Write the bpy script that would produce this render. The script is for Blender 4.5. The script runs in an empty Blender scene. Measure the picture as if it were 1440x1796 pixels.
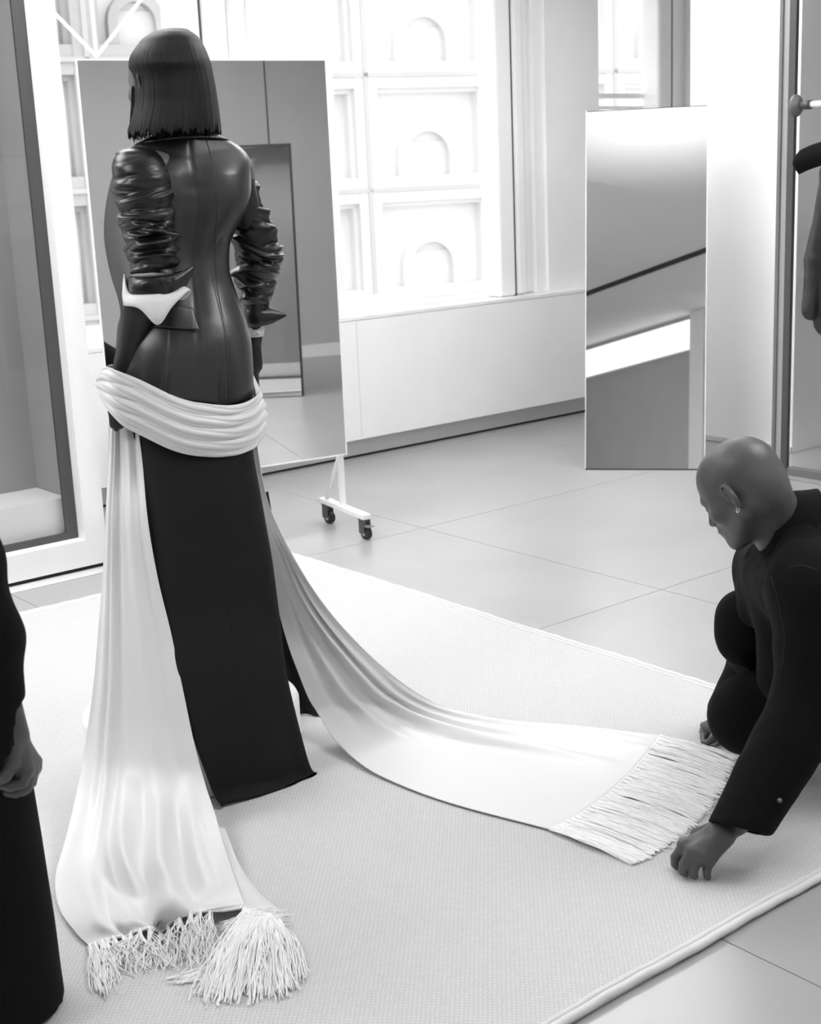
import bpy, bmesh, math, random
import numpy as np
from mathutils import Vector, Matrix, noise as mnoise

sc = bpy.context.scene
C = sc.collection
random.seed(7); RNG = np.random.default_rng(7)

# ------------------------------------------------------------------ camera
F_PX, PITCH, ROLL, CAM_H = 2440.0, math.radians(13.7), math.radians(2.48), 1.6
cam_d = bpy.data.cameras.new('camera'); cam = bpy.data.objects.new('camera', cam_d); C.objects.link(cam)
cam_d.sensor_fit = 'HORIZONTAL'; cam_d.sensor_width = 36.0; cam_d.lens = F_PX / 1440 * 36.0
cam_d.clip_end = 300; cam_d.clip_start = .05
cp, sp, cr, sr = math.cos(PITCH), math.sin(PITCH), math.cos(ROLL), math.sin(ROLL)
_fw = Vector((0, cp, -sp)); _up0 = Vector((0, sp, cp)); _rt0 = Vector((1, 0, 0))
_rt = _rt0 * cr - _up0 * sr; _up = _rt0 * sr + _up0 * cr
cam.matrix_world = Matrix(((_rt.x, _up.x, -_fw.x, 0), (_rt.y, _up.y, -_fw.y, 0), (_rt.z, _up.z, -_fw.z, CAM_H), (0, 0, 0, 1)))
cam_d.dof.use_dof = True; cam_d.dof.focus_distance = 3.9; cam_d.dof.aperture_fstop = 9.0
sc.camera = cam
# ------------------------------------------------------------------ daylight, exposure
SKY = 1.5
w = bpy.data.worlds.new('overcast_sky'); sc.world = w; w.use_nodes = True
w.node_tree.nodes['Background'].inputs[0].default_value = (1, 1, 1, 1)
w.node_tree.nodes['Background'].inputs[1].default_value = SKY
sc.view_settings.view_transform = 'Standard'; sc.view_settings.look = 'None'
sc.view_settings.exposure = 0.76; sc.view_settings.gamma = 1.0; sc.view_settings.use_curve_mapping = False
sc.cycles.use_denoising = True
sc.cycles.max_bounces = 12; sc.cycles.diffuse_bounces = 6; sc.cycles.glossy_bounces = 6
sc.cycles.transparent_max_bounces = 12; sc.cycles.sample_clamp_indirect = 6.0

# ------------------------------------------------------------------ frames of reference
def ray(u, v):
    xr = (u - 720) / F_PX; zr = -(v - 898) / F_PX
    xc = xr * cr + zr * sr; zc = -xr * sr + zr * cr
    return np.array([xc, cp + zc * sp, -sp + zc * cp])
CAMP = np.array([0, 0, CAM_H])
def at(u, v, Y):
    r = ray(u, v); return CAMP + r * (Y / r[1])
def fl(u, v, z=0.0):
    r = ray(u, v); return CAMP + r * ((z - CAM_H) / r[2])
YA = math.radians(51.2)
AX = np.array([math.sin(YA), math.cos(YA), 0]); BX = np.array([math.cos(YA), -math.sin(YA), 0]); ZX = np.array([0, 0, 1.])
def W(a, b, z): return AX * a + BX * b + ZX * z     # room axes: a along the window wall, b away from it

# ------------------------------------------------------------------ materials
def mat(name, col, rough=.6, metal=0., noise=0., nscale=8., bump=0., bscale=60., spec=.5, sheen=0., coat=0., stretch=None, emit=None, bdist=.002, coat_rough=.1):
    m = bpy.data.materials.new(name); m.use_nodes = True
    nt = m.node_tree; b = nt.nodes['Principled BSDF']
    c = (col, col, col, 1) if not isinstance(col, (tuple, list)) else (*col, 1)
    b.inputs['Base Color'].default_value = c
    b.inputs['Roughness'].default_value = rough; b.inputs['Metallic'].default_value = metal
    b.inputs['Specular IOR Level'].default_value = spec
    b.inputs['Sheen Weight'].default_value = sheen; b.inputs['Sheen Roughness'].default_value = .4
    b.inputs['Coat Weight'].default_value = coat; b.inputs['Coat Roughness'].default_value = coat_rough
    tc = nt.nodes.new('ShaderNodeTexCoord'); mp = nt.nodes.new('ShaderNodeMapping')
    nt.links.new(tc.outputs['Object'], mp.inputs[0])
    if stretch: mp.inputs['Scale'].default_value = stretch
    n = nt.nodes.new('ShaderNodeTexNoise'); n.inputs['Scale'].default_value = nscale; n.inputs['Detail'].default_value = 5
    nt.links.new(mp.outputs[0], n.inputs['Vector'])
    if noise:
        r = nt.nodes.new('ShaderNodeMapRange'); r.inputs[1].default_value = .3; r.inputs[2].default_value = .7
        r.inputs[3].default_value = c[0] * (1 - noise); r.inputs[4].default_value = min(1, c[0] * (1 + noise))
        nt.links.new(n.outputs['Fac'], r.inputs[0]); nt.links.new(r.outputs[0], b.inputs['Base Color'])
    if bump:
        n2 = nt.nodes.new('ShaderNodeTexNoise'); n2.inputs['Scale'].default_value = bscale; n2.inputs['Detail'].default_value = 4
        nt.links.new(mp.outputs[0], n2.inputs['Vector'])
        bp = nt.nodes.new('ShaderNodeBump'); bp.inputs['Strength'].default_value = bump; bp.inputs['Distance'].default_value = bdist
        nt.links.new(n2.outputs['Fac'], bp.inputs['Height']); nt.links.new(bp.outputs[0], b.inputs['Normal'])
    if emit is not None:
        b.inputs['Emission Color'].default_value = (1, 1, 1, 1); b.inputs['Emission Strength'].default_value = emit
    return m

M = {}
M['white'] = mat('white_paint', .93, .5, noise=.02, nscale=3)
M['white_gloss'] = mat('white_lacquer', .88, .25)
M['ceiling'] = mat('ceiling_paint', .88, .8)
M['near_wall'] = mat('grey_panel_wall', .53, .7, noise=.03, nscale=2)
M['kick'] = mat('grey_metal_kick', .62, .5)
M['gap'] = mat('dark_gap', .03, .9)
M['tile'] = mat('polished_concrete', .37, .30, noise=.06, nscale=2.2, bump=.05, bscale=120, bdist=.0005, spec=.9)
M['grout'] = mat('grout', .36, .9)
M['frame_dark'] = mat('dark_grey_frame', .07, .45)
M['post_grey'] = mat('anodised_post', .16, .4)
M['post_light'] = mat('anodised_post_light', .34, .4)
M['mirror'] = mat('mirror_silver', .80, .015, metal=1.)
M['mirror_edge'] = mat('mirror_edge_dark', .02, .3)
M['niche'] = mat('niche_grey', .36, .8, noise=.03, nscale=2)
M['rubber'] = mat('black_rubber', .02, .5)
M['steel'] = mat('steel', .5, .3, metal=1.)
M['leather'] = mat('black_leather', .006, .40, spec=.75, bump=.10, bscale=150, bdist=.0006, coat=.35, coat_rough=.28)
M['leather_sleeve'] = mat('black_leather_ruched', .006, .33, spec=.55, bump=.12, bscale=120, bdist=.0006)
M['wool'] = mat('black_wool', .006, .9, spec=.12, sheen=.01, bump=.3, bscale=500, bdist=.0006)
M['skirt'] = mat('black_wool_skirt', .009, .75, spec=.2, bump=.25, bscale=500, bdist=.0005)
M['satin'] = mat('white_satin', .71, .36, spec=.5, sheen=.15, bump=.05, bscale=260, bdist=.0005)
M['fringe'] = mat('white_fringe', .93, .6, sheen=.3)
M['shirt'] = mat('white_shirting', .75, .7, bump=.05, bscale=300)
M['skin'] = mat('skin', .085, .42, noise=.12, nscale=28, bump=.12, bscale=170, spec=.42, bdist=.0007)
M['skin_dark'] = mat('dark_glove', .012, .5, bump=.1, bscale=150)
M['skin_face'] = mat('skin_face', .12, .5)
M['hair'] = mat('black_hair', .006, .42, spec=.25, bump=.7, bscale=60, stretch=(12, 12, .3), bdist=.003)
def thread_mat():
    m = M['fringe']; nt = m.node_tree; b = nt.nodes['Principled BSDF']; o = [n for n in nt.nodes if n.type == 'OUTPUT_MATERIAL'][0]
    return
    t = nt.nodes.new('ShaderNodeBsdfTranslucent'); t.inputs[0].default_value = (.95, .95, .95, 1); mx = nt.nodes.new('ShaderNodeMixShader'); mx.inputs[0].default_value = .45
    nt.links.new(b.outputs[0], mx.inputs[1]); nt.links.new(t.outputs[0], mx.inputs[2]); nt.links.new(mx.outputs[0], o.inputs[0])
thread_mat()
M['drum'] = mat('white_drum', .86, .45)
M['facade'] = mat('pale_stone', .74, .8, noise=.04, nscale=.4)
M['facade_joint'] = mat('grey_joint', .5, .8)
M['facade_glass'] = mat('window_dark_glass', .64, .3)
M['facade_deep'] = mat('facade_pale_pane', .76, .8)  # one even pale tone for the recessed panes
M['facade_grey'] = mat('grey_stone', .46, .8, noise=.1, nscale=.5)
M['ring'] = mat('silver', .8, .2, metal=1.)

def glass_mat():
    m = bpy.data.materials.new('clear_glass'); m.use_nodes = True; nt = m.node_tree
    for n in list(nt.nodes): nt.nodes.remove(n)
    o = nt.nodes.new('ShaderNodeOutputMaterial'); mx = nt.nodes.new('ShaderNodeMixShader')
    t = nt.nodes.new('ShaderNodeBsdfTransparent'); t.inputs[0].default_value = (.94, .94, .94, 1)
    g = nt.nodes.new('ShaderNodeBsdfGlossy'); g.inputs['Roughness'].default_value = .02
    f = nt.nodes.new('ShaderNodeFresnel'); f.inputs[0].default_value = 1.45
    g_ = nt.nodes.new('ShaderNodeNewGeometry'); ml = nt.nodes.new('ShaderNodeMath'); ml.operation = 'SUBTRACT'; ml.inputs[0].default_value = 1.0; m2 = nt.nodes.new('ShaderNodeMath'); m2.operation = 'MULTIPLY'
    nt.links.new(g_.outputs['Backfacing'], ml.inputs[1]); nt.links.new(ml.outputs[0], m2.inputs[0]); nt.links.new(f.outputs[0], m2.inputs[1])
    nt.links.new(m2.outputs[0], mx.inputs[0]); nt.links.new(t.outputs[0], mx.inputs[1]); nt.links.new(g.outputs[0], mx.inputs[2])
    nt.links.new(mx.outputs[0], o.inputs[0]); return m
M['glass'] = glass_mat()

def rug_mat():
    m = mat('woven_rug', .72, .95, spec=.1)
    nt = m.node_tree; b = nt.nodes['Principled BSDF']; mp = nt.nodes['Mapping']
    mp.inputs['Rotation'].default_value = (0, 0, 0)
    br = nt.nodes.new('ShaderNodeTexBrick'); br.offset = .5
    br.inputs['Scale'].default_value = 1.0; br.inputs['Brick Width'].default_value = .0125; br.inputs['Row Height'].default_value = .0068
    br.inputs['Mortar Size'].default_value = .0013; br.inputs['Mortar Smooth'].default_value = .9
    br.inputs['Color1'].default_value = (.68,) * 3 + (1,); br.inputs['Color2'].default_value = (.645,) * 3 + (1,); br.inputs['Mortar'].default_value = (.51,) * 3 + (1,)
    ns = nt.nodes.new('ShaderNodeTexNoise'); ns.inputs['Scale'].default_value = 60
    mxv = nt.nodes.new('ShaderNodeMix'); mxv.data_type = 'VECTOR'; mxv.inputs[0].default_value = .0035
    nt.links.new(mp.outputs[0], mxv.inputs[4]); nt.links.new(ns.outputs['Color'], mxv.inputs[5]); nt.links.new(mp.outputs[0], ns.inputs['Vector'])
    nt.links.new(mxv.outputs[1], br.inputs['Vector'])
    nt.links.new(br.outputs['Color'], b.inputs['Base Color'])
    inv = nt.nodes.new('ShaderNodeMath'); inv.operation = 'SUBTRACT'; inv.inputs[0].default_value = 1.0
    nt.links.new(br.outputs['Fac'], inv.inputs[1])
    bp = nt.nodes.new('ShaderNodeBump'); bp.inputs['Strength'].default_value = .55; bp.inputs['Distance'].default_value = .003
    nt.links.new(inv.outputs[0], bp.inputs['Height']); nt.links.new(bp.outputs[0], b.inputs['Normal'])
    return m
M['rug'] = rug_mat()

# ------------------------------------------------------------------ builders
def link(name, me, m, parent=None, smooth=False):
    o = bpy.data.objects.new(name, me); C.objects.link(o)
    if m is not None: me.materials.append(m)
    if smooth:
        me.polygons.foreach_set('use_smooth', [True] * len(me.polygons))
    if parent is not None:
        o.parent = parent; o.matrix_parent_inverse = parent.matrix_world.inverted()
    return o
def mesh(name, vs, fs, m, parent=None, smooth=False):
    me = bpy.data.meshes.new(name); me.from_pydata([tuple(map(float, v)) for v in vs], [], [tuple(int(i) for i in f) for f in fs]); me.update()
    return link(name, me, m, parent, smooth)
def tag(o, label=None, cat=None, group=None, kind=None):
    if label: o['label'] = label
    if cat: o['category'] = cat
    if group: o['group'] = group
    if kind: o['kind'] = kind
    return o
def empty(name, loc, label, cat, group=None):
    o = bpy.data.objects.new(name, None); C.objects.link(o); o.location = Vector(loc); o.empty_display_size = .1
    o.matrix_world = Matrix.Translation(Vector(loc))
    return tag(o, label, cat, group)

def bm_obj(name, bm, m, parent=None, smooth=False):
    bmesh.ops.recalc_face_normals(bm, faces=bm.faces)
    me = bpy.data.meshes.new(name); bm.to_mesh(me); bm.free()
    return link(name, me, m, parent, smooth)
def bm_box(bm, p, e1, e2, e3):
    """box from corner p with edge vectors e1 e2 e3"""
    p, e1, e2, e3 = (np.array(x, float) for x in (p, e1, e2, e3))
    vs = [bm.verts.new(p + i * e1 + j * e2 + k * e3) for k in (0, 1) for j in (0, 1) for i in (0, 1)]
    for f in ((0, 2, 3, 1), (4, 5, 7, 6), (0, 1, 5, 4), (2, 6, 7, 3), (0, 4, 6, 2), (1, 3, 7, 5)):
        bm.faces.new([vs[i] for i in f])
def ab_box(bm, a0, a1, b0, b1, z0, z1):
    bm_box(bm, W(a0, b0, z0), AX * (a1 - a0), BX * (b1 - b0), ZX * (z1 - z0))
def abx(name, boxes, m, parent=None, kind=None, bevel=0.):
    bm = bmesh.new()
    for bx in boxes: ab_box(bm, *bx)
    o = bm_obj(name, bm, m, parent)
    if bevel:
        md = o.modifiers.new('bevel', 'BEVEL'); md.width = bevel; md.segments = 3
    if kind: o['kind'] = kind
    return o
def bm_tube(bm, pts, rs, n=8, cap=True):
    pts = np.array(pts, float); rs = np.broadcast_to(np.array(rs, float), (len(pts),))
    T = np.gradient(pts, axis=0); T /= np.linalg.norm(T, axis=1)[:, None] + 1e-12
    ref = np.array([0, 0, 1.]) if abs(T[0][2]) < .9 else np.array([1., 0, 0])
    N = np.cross(ref, T[0]); N /= np.linalg.norm(N); rings = []
    for i in range(len(pts)):
        N = N - T[i] * (N @ T[i]); N /= np.linalg.norm(N) + 1e-12; Bn = np.cross(T[i], N)
        rings.append([bm.verts.new(pts[i] + rs[i] * (math.cos(q) * N + math.sin(q) * Bn)) for q in np.arange(n) * 2 * math.pi / n])
    for i in range(len(pts) - 1):
        for j in range(n):
            bm.faces.new((rings[i][j], rings[i][(j + 1) % n], rings[i + 1][(j + 1) % n], rings[i + 1][j]))
    if cap and n > 2:
        bm.faces.new(rings[0][::-1]); bm.faces.new(rings[-1])
def tube(name, pts, r, m, parent=None, n=10):
    bm = bmesh.new(); bm_tube(bm, pts, r, n); return bm_obj(name, bm, m, parent, True)
def cat_rows(keys, n):
    """smooth interpolation of key rows: keys = list of (s, vec)"""
    s = np.array([k[0] for k in keys], float); V = np.array([np.atleast_1d(np.array(k[1], float)) for k in keys])
    m = np.zeros_like(V); d = np.diff(V, axis=0) / np.diff(s)[:, None]
    m[0] = d[0]; m[-1] = d[-1]
    for i in range(1, len(s) - 1):
        h0, h1 = s[i] - s[i - 1], s[i + 1] - s[i]
        mm = (d[i - 1] * h1 + d[i] * h0) / (h0 + h1)
        same = d[i - 1] * d[i] > 0
        lim = 3 * np.minimum(abs(d[i - 1]), abs(d[i]))
        m[i] = np.where(same, np.sign(mm) * np.minimum(abs(mm), lim), 0)
    q = np.linspace(s[0], s[-1], n) if np.isscalar(n) else np.array(n)
    idx = np.clip(np.searchsorted(s, q, side='right') - 1, 0, len(s) - 2)
    h = (s[idx + 1] - s[idx]); t = ((q - s[idx]) / h)[:, None]; h = h[:, None]
    return (2*t**3 - 3*t**2 + 1) * V[idx] + (t**3 - 2*t**2 + t) * h * m[idx] + (-2*t**3 + 3*t**2) * V[idx + 1] + (t**3 - t**2) * h * m[idx + 1]
def grid_mesh(name, P, m, parent=None, closed=False, cap0=False, cap1=False, thick=0., smooth=True):
    R, N = P.shape[:2]; vs = P.reshape(-1, 3); fs = []
    jn = N if closed else N - 1
    for i in range(R - 1):
        for j in range(jn):
            k = (j + 1) % N
            fs.append((i * N + j, i * N + k, (i + 1) * N + k, (i + 1) * N + j))
    if cap0: fs.append(tuple(range(N))[::-1])
    if cap1: fs.append(tuple((R - 1) * N + j for j in range(N)))
    o = mesh(name, vs, fs, m, parent, smooth)
    bm = bmesh.new(); bm.from_mesh(o.data); bmesh.ops.recalc_face_normals(bm, faces=bm.faces); bm.to_mesh(o.data); bm.free()
    if thick:
        md = o.modifiers.new('thickness', 'SOLIDIFY'); md.thickness = thick; md.offset = 0
    return o
def grid_normals(P, closed=False):
    du = np.gradient(P, axis=0)
    if closed: dv = (np.roll(P, -1, axis=1) - np.roll(P, 1, axis=1)) * .5
    else: dv = np.gradient(P, axis=1)
    N = np.cross(dv, du); return N / (np.linalg.norm(N, axis=2)[..., None] + 1e-9)

# ---- signed distance modelling -> one continuous mesh (surface nets)
class Sdf:
    def __init__(s, lo, hi, h):
        s.lo = np.array(lo, float); s.h = h; s.n = np.ceil((np.array(hi) - s.lo) / h).astype(int) + 1
        s.f = np.full(s.n, 10., np.float32)
    def put(s, prim, k=.02, sub=False):
        fn, lo, hi = prim; mg = k + 3 * s.h
        i0 = np.clip(np.floor((np.array(lo) - mg - s.lo) / s.h).astype(int), 0, s.n); i1 = np.clip(np.ceil((np.array(hi) + mg - s.lo) / s.h).astype(int) + 1, 0, s.n)
        if (i1 <= i0).any(): return
        ax = [(s.lo[q] + np.arange(i0[q], i1[q]) * s.h).astype(np.float32) for q in range(3)]
        X, Y, Z = np.meshgrid(*ax, indexing='ij', sparse=True)
        d = fn(X, Y, Z).astype(np.float32); sl = tuple(slice(i0[q], i1[q]) for q in range(3)); a = s.f[sl]
        if sub:
            hh = np.clip(.5 - .5 * (a + d) / k, 0, 1); s.f[sl] = a * (1 - hh) - d * hh + k * hh * (1 - hh)
        else:
            hh = np.clip(.5 + .5 * (a - d) / k, 0, 1); s.f[sl] = a * (1 - hh) + d * hh - k * hh * (1 - hh)
    def clip_plane(s, p, n, box=None):
        """remove what lies on the +n side of the plane (inside box lo,hi)"""
        p = np.array(p, float); n = np.array(n, float); n = n / np.linalg.norm(n)
        lo, hi = box if box else (s.lo, s.lo + s.n * s.h)
        i0 = np.clip(((np.array(lo) - s.lo) / s.h).astype(int), 0, s.n); i1 = np.clip(((np.array(hi) - s.lo) / s.h).astype(int) + 1, 0, s.n)
        ax = [(s.lo[q] + np.arange(i0[q], i1[q]) * s.h).astype(np.float32) for q in range(3)]
        X, Y, Z = np.meshgrid(*ax, indexing='ij', sparse=True)
        d = (X - p[0]) * n[0] + (Y - p[1]) * n[1] + (Z - p[2]) * n[2]
        sl = tuple(slice(i0[q], i1[q]) for q in range(3)); s.f[sl] = np.maximum(s.f[sl], d.astype(np.float32))
    def mesh(s, smooth=2):
        f = s.f; n = s.n; ins = f < 0
        c = np.zeros(n - 1, np.uint8)
        for i in (0, 1):
            for j in (0, 1):
                for k in (0, 1):
                    c += ins[i:n[0] - 1 + i, j:n[1] - 1 + j, k:n[2] - 1 + k]
        act = np.argwhere((c > 0) & (c < 8)); idx = np.full(n - 1, -1, np.int32)
        idx[act[:, 0], act[:, 1], act[:, 2]] = np.arange(len(act))
        acc = np.zeros((len(act), 3)); cnt = np.zeros(len(act))
        corners = [(i, j, k) for i in (0, 1) for j in (0, 1) for k in (0, 1)]
        val = {q: f[act[:, 0] + q[0], act[:, 1] + q[1], act[:, 2] + q[2]].astype(float) for q in corners}
        for q in corners:
            for ax in range(3):
                if q[ax] == 0:
                    q2 = list(q); q2[ax] = 1; a, b = val[q], val[tuple(q2)]
                    m = (a < 0) != (b < 0); t = np.where(m, a / np.where(m, a - b, 1), 0)
                    p = np.array(q, float)[None, :].repeat(len(act), 0); p[:, ax] = t
                    acc += p * m[:, None]; cnt += m
        V = s.lo + (act + acc / np.maximum(cnt, 1)[:, None]) * s.h
        fs = []
        for ax in range(3):
            sh = list(n); sh[ax] -= 1
            a = ins[tuple(slice(0, n[q] - 1) if q == ax else slice(1, n[q] - 1) for q in range(3))]
            b = ins[tuple(slice(1, n[q]) if q == ax else slice(1, n[q] - 1) for q in range(3))]
            e = np.argwhere(a != b)
            u, v = (ax + 1) % 3, (ax + 2) % 3
            base = e.copy(); base[:, u] += 1; base[:, v] += 1
            sg = a[e[:, 0], e[:, 1], e[:, 2]]
            def cell(du, dv):
                q = base.copy(); q[:, u] -= du; q[:, v] -= dv; return idx[q[:, 0], q[:, 1], q[:, 2]]
            qd = np.stack([cell(1, 1), cell(0, 1), cell(0, 0), cell(1, 0)], 1)
            qd[~sg] = qd[~sg][:, ::-1]
            fs.append(qd)
        Fq = np.concatenate(fs); Fq = Fq[(Fq >= 0).all(1)]
        ed = np.concatenate([Fq[:, [0, 1]], Fq[:, [1, 2]], Fq[:, [2, 3]], Fq[:, [3, 0]]])
        for _ in range(smooth):
            A = np.zeros_like(V); K = np.zeros(len(V))
            for q in range(3):
                A[:, q] = np.bincount(ed[:, 0], V[ed[:, 1], q], len(V)) + np.bincount(ed[:, 1], V[ed[:, 0], q], len(V))
            K = np.bincount(ed[:, 0], minlength=len(V)) + np.bincount(ed[:, 1], minlength=len(V))
            V = .5 * V + .5 * A / np.maximum(K, 1)[:, None]
        return V, Fq
def fast_mesh(name, V, Fq, m, parent=None):
    me = bpy.data.meshes.new(name); me.vertices.add(len(V)); me.vertices.foreach_set('co', V.astype(np.float32).ravel())
    me.loops.add(len(Fq) * 4); me.loops.foreach_set('vertex_index', Fq.astype(np.int32).ravel())
    me.polygons.add(len(Fq)); me.polygons.foreach_set('loop_start', np.arange(len(Fq), dtype=np.int32) * 4)
    me.update(calc_edges=True); me.validate()
    return link(name, me, m, parent, True)
def vnormals(V, Fq):
    n = np.cross(V[Fq[:, 2]] - V[Fq[:, 0]], V[Fq[:, 3]] - V[Fq[:, 1]]); N = np.zeros_like(V)
    for q in range(4):
        for a in range(3): N[:, a] += np.bincount(Fq[:, q], n[:, a], len(V))
    return N / (np.linalg.norm(N, axis=1)[:, None] + 1e-12)
def wob(V, f, seed=0):
    """cheap smooth pseudo noise"""
    r = np.random.default_rng(seed); o = np.zeros(len(V))
    for i in range(6):
        k = r.normal(size=3); k = k / np.linalg.norm(k) * f * (.6 + .8 * r.random()); o += np.sin(V @ k + r.random() * 6.28 + 1.3 * np.sin(V @ (k[[1, 2, 0]] * .7)))
    return o / 6
def cone(a, b, r1, r2=None, flat=None):
    a = np.array(a, float); b = np.array(b, float); r2 = r1 if r2 is None else r2
    ba = b - a; L = max(ba @ ba, 1e-9); R = max(r1, r2)
    if flat is not None:
        fn_, fs_ = np.array(flat[0], float), flat[1]; fn_ = fn_ / np.linalg.norm(fn_); ba = ba + fn_ * (ba @ fn_) * (1 / fs_ - 1); L = ba @ ba
    def fn(X, Y, Z):
        x, y, z = X - a[0], Y - a[1], Z - a[2]
        if flat is not None:
            d = (x * fn_[0] + y * fn_[1] + z * fn_[2]) * (1 / fs_ - 1); x, y, z = x + d * fn_[0], y + d * fn_[1], z + d * fn_[2]
        t = np.clip((x * ba[0] + y * ba[1] + z * ba[2]) / L, 0, 1)
        d = np.sqrt((x - t * ba[0])**2 + (y - t * ba[1])**2 + (z - t * ba[2])**2) - (r1 + (r2 - r1) * t)
        return d * (min(1, fs_) if flat is not None else 1)
    m = R * (1.0 if flat is None else max(1., flat[1]))
    return fn, np.minimum(a, b) - m, np.maximum(a, b) + m
def ell(c, rad, Rm=None):
    c = np.array(c, float); rad = np.array(rad, float); Rm = np.eye(3) if Rm is None else Rm   # columns of Rm = local axes
    def fn(X, Y, Z):
        x, y, z = X - c[0], Y - c[1], Z - c[2]
        q = [x * Rm[0, i] + y * Rm[1, i] + z * Rm[2, i] for i in range(3)]
        k0 = np.sqrt(sum((q[i] / rad[i])**2 for i in range(3))) + 1e-9; k1 = np.sqrt(sum((q[i] / rad[i]**2)**2 for i in range(3))) + 1e-9
        return k0 * (k0 - 1) / k1
    m = rad.max(); return fn, c - m, c + m
def chain(S, pts, rs, k=.01, flat=None):
    for i in range(len(pts) - 1): S.put(cone(pts[i], pts[i + 1], rs[i], rs[i + 1], flat), k)

def put_head(S, c, Fv, Uv, s=1.0, bald=True, ears=True):
    """head on its own axes: x to its right, y forward, z up"""
    Fv = np.array(Fv, float); Fv /= np.linalg.norm(Fv); Uv = np.array(Uv, float); Uv -= Fv * (Uv @ Fv); Uv /= np.linalg.norm(Uv)
    Rv = np.cross(Fv, Uv); Rm = np.stack([Rv, Fv, Uv], 1); c = np.array(c, float)
    def L(x, y, z): return c + Rm @ (np.array([x, y, z]) * s)
    def E(p, r, k, sub=False, rot=None):
        S.put(ell(L(*p), np.array(r) * s, Rm if rot is None else Rm @ rot), k * s, sub)
    def Cn(p, q, r1, r2, k): S.put(cone(L(*p), L(*q), r1 * s, r2 * s), k * s)
    E((0, -.018, .036), (.076, .094, .085), .02)
    E((0, .028, .034), (.066, .064, .072), .03)
    E((0, .040, -.030), (.054, .052, .078), .03)
    E((0, -.05, -.01), (.062, .05, .06), .03)
    for q in (-1, 1):
        Cn((q * .052, .006, -.052), (q * .02, .072, -.096), .021, .016, .025)
        E((q * .044, .060, -.022), (.020, .022, .018), .02)
    E((0, .086, -.098), (.020, .014, .015), .018)
    E((0, .076, -.066), (.030, .024, .036), .018)
    Cn((-.034, .080, .020), (.034, .080, .020), .0115, .0115, .014)
    for q in (-1, 1):
        E((q * .032, .098, .001), (.019, .016, .013), .010, True)
        E((q * .031, .079, .001), (.0125, .0125, .0125), .003)
        Cn((q * .020, .089, .0065), (q * .043, .083, .006), .0032, .003, .003)
    Cn((0, .088, .014), (0, .110, -.027), .008, .0095, .012)
    E((0, .108, -.030), (.011, .011, .009), .006)
    for q in (-1, 1): E((q * .0115, .098, -.033), (.0075, .010, .007), .005)
    E((0, .092, -.052), (.024, .012, .014), .012)
    E((0, .101, -.057), (.021, .0065, .0045), .004); E((0, .099, -.067), (.018, .0065, .005), .004)
    E((0, .107, -.0618), (.019, .004, .0012), .002, True)
    if ears:
        for q in (-1, 1):
            tilt = math.radians(-12); out = math.radians(24) * q
            cy, sy_ = math.cos(out), math.sin(out)
            er = np.array([[cy, -sy_, 0], [sy_, cy, 0], [0, 0, 1.]])
            ct, st_ = math.cos(tilt), math.sin(tilt)
            er = er @ np.array([[1, 0, 0], [0, ct, -st_], [0, st_, ct]])
            def P(y, z, x=0.): return np.array([q * .078, -.006, .0]) + er @ np.array([q * x, y, z])
            E(P(-.004, 0, .002), (.006, .015, .028), .006, False, er)
            E(P(.0005, .003, .0085), (.0055, .0085, .016), .004, True, er)
            rim = [P(.011, .006, .004), P(.009, .021, .005), P(.0, .0305, .008), P(-.013, .027, .011), P(-.019, .012, .012), P(-.0175, -.004, .011), P(-.011, -.018, .007), P(-.002, -.029, .003)]
            for i in range(len(rim) - 1): Cn(rim[i], rim[i + 1], .0036, .0036, .002)
            E(P(-.001, -.028, .003), (.0055, .008, .009), .004, False, er)
            E(P(.012, -.004, .003), (.004, .0045, .007), .003, False, er)
            anti = [P(-.004, .016, .005), P(-.0095, .006, .006), P(-.008, -.008, .005)]
            for i in range(2): Cn(anti[i], anti[i + 1], .0028, .0028, .003)
    return L, Rm
# ================================================================== STRUCTURE
A0, A1, B0, B1, CEIL = -4.6, 8.6, -6.41, 1.25, 3.1
# floor: grout bed and concrete tiles
fl_o = abx('floor', [(A0 - .2, A1 + .2, B0 - .5, B1 + .2, -.12, -.006)], M['grout'], None, 'structure')
ta, tb = 1.82, 1.432
a_edges = [x for x in np.arange(2.133 - 4 * ta, A1 + ta, ta)]; b_edges = [x for x in np.arange(-4.83 - 2 * tb, B1 + tb, tb)]
tile_cache = {}
for i in range(len(a_edges) - 1):
    for j in range(len(b_edges) - 1):
        a0, a1 = max(a_edges[i], A0), min(a_edges[i + 1], A1); b0, b1 = max(b_edges[j], B0 - .3), min(b_edges[j + 1], B1)
        if a1 - a0 < .02 or b1 - b0 < .02: continue
        abx('tile', [(a0 + .0016, a1 - .0016, b0 + .0016, b1 - .0016, -.02, 0)], M['tile'], fl_o)
abx('ceiling', [(A0 - .2, A1 + .2, B0 - .5, B1 + .2, CEIL, CEIL + .15)], M['ceiling'], None, 'structure')
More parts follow.
